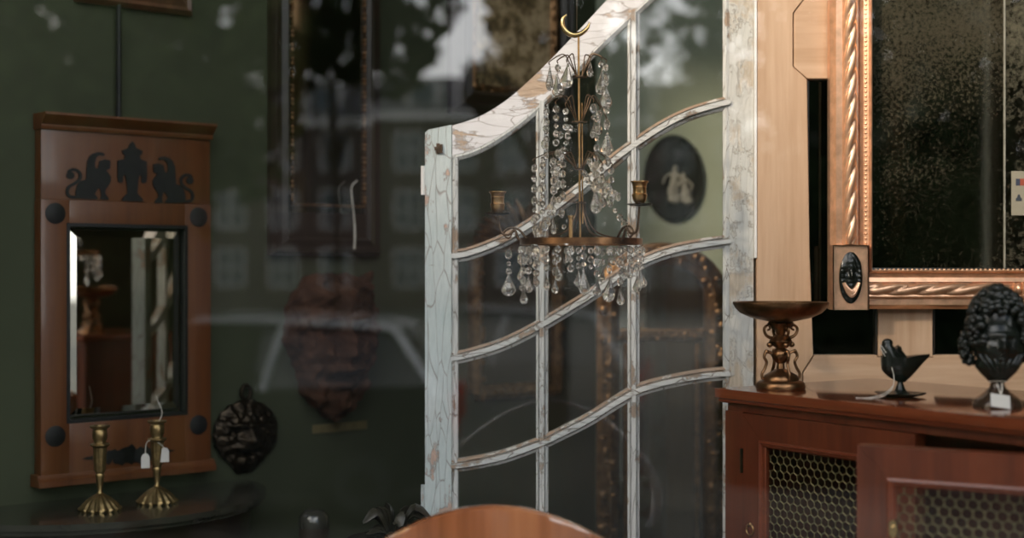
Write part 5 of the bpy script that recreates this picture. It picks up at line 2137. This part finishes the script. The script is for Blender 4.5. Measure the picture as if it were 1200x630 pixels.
# ================================================================== light
world = bpy.data.worlds.new('World')
bpy.context.scene.world = world
world.use_nodes = True
nt = world.node_tree
nt.nodes.clear()
o_ = nt.nodes.new('ShaderNodeOutputWorld')
bg = nt.nodes.new('ShaderNodeBackground')
sky = nt.nodes.new('ShaderNodeTexSky')
sky.sky_type = 'NISHITA'
sky.sun_disc = False
SUN = Vector((.60, .62, -.44)).normalized()
sky.sun_elevation = math.asin(-SUN.z)
sky.sun_rotation = math.atan2(-SUN.x, -SUN.y)
sky.dust_density = 2.0
geo = nt.nodes.new('ShaderNodeTexCoord')
nz_ = nt.nodes.new('ShaderNodeTexNoise')
nz_.inputs['Scale'].default_value = 3.2
nz_.inputs['Detail'].default_value = 6
nt.links.new(geo.outputs['Generated'], nz_.inputs['Vector'])
rp = nt.nodes.new('ShaderNodeValToRGB')
rp.color_ramp.elements[0].position = .46
rp.color_ramp.elements[0].color = (0, 0, 0, 1)
rp.color_ramp.elements[1].position = .60
rp.color_ramp.elements[1].color = (.8, .8, .8, 1)
nt.links.new(nz_.outputs['Fac'], rp.inputs[0])
mxw = nt.nodes.new('ShaderNodeMix')
mxw.data_type = 'RGBA'
nt.links.new(rp.outputs[0], mxw.inputs[0])
nt.links.new(sky.outputs[0], mxw.inputs[6])
mxw.inputs[7].default_value = (24, 24, 24, 1)
nt.links.new(mxw.outputs[2], bg.inputs['Color'])
bg.inputs['Strength'].default_value = SKY_STRENGTH
nt.links.new(bg.outputs[0], o_.inputs[0])
sd = bpy.data.lights.new('sun', 'SUN')
sd.energy = SUN_E
sd.angle = math.radians(2.4)
sd.color = (1, .83, .65)
so = bpy.data.objects.new('sun', sd)
COL.objects.link(so)
so.rotation_euler = SUN.to_track_quat('-Z', 'Y').to_euler()
so.location = (-6, -6, 6)

# ================================================================== camera
cam = bpy.data.cameras.new('camera')
co = bpy.data.objects.new('camera', cam)
COL.objects.link(co)
co.location = (0, 0, CAMZ)
co.rotation_euler = (PI / 2, 0, 0)
cam.sensor_width = 36
cam.lens = 50.0
cam.clip_start = .05
cam.clip_end = 300
cam.dof.use_dof = True
cam.dof.focus_distance = 2.5
cam.dof.aperture_fstop = 2.2
sc = bpy.context.scene
sc.camera = co
sc.view_settings.view_transform = 'Standard'
sc.view_settings.look = 'None'
sc.view_settings.gamma = 1
sc.view_settings.use_curve_mapping = False
sc.view_settings.exposure = EXPO
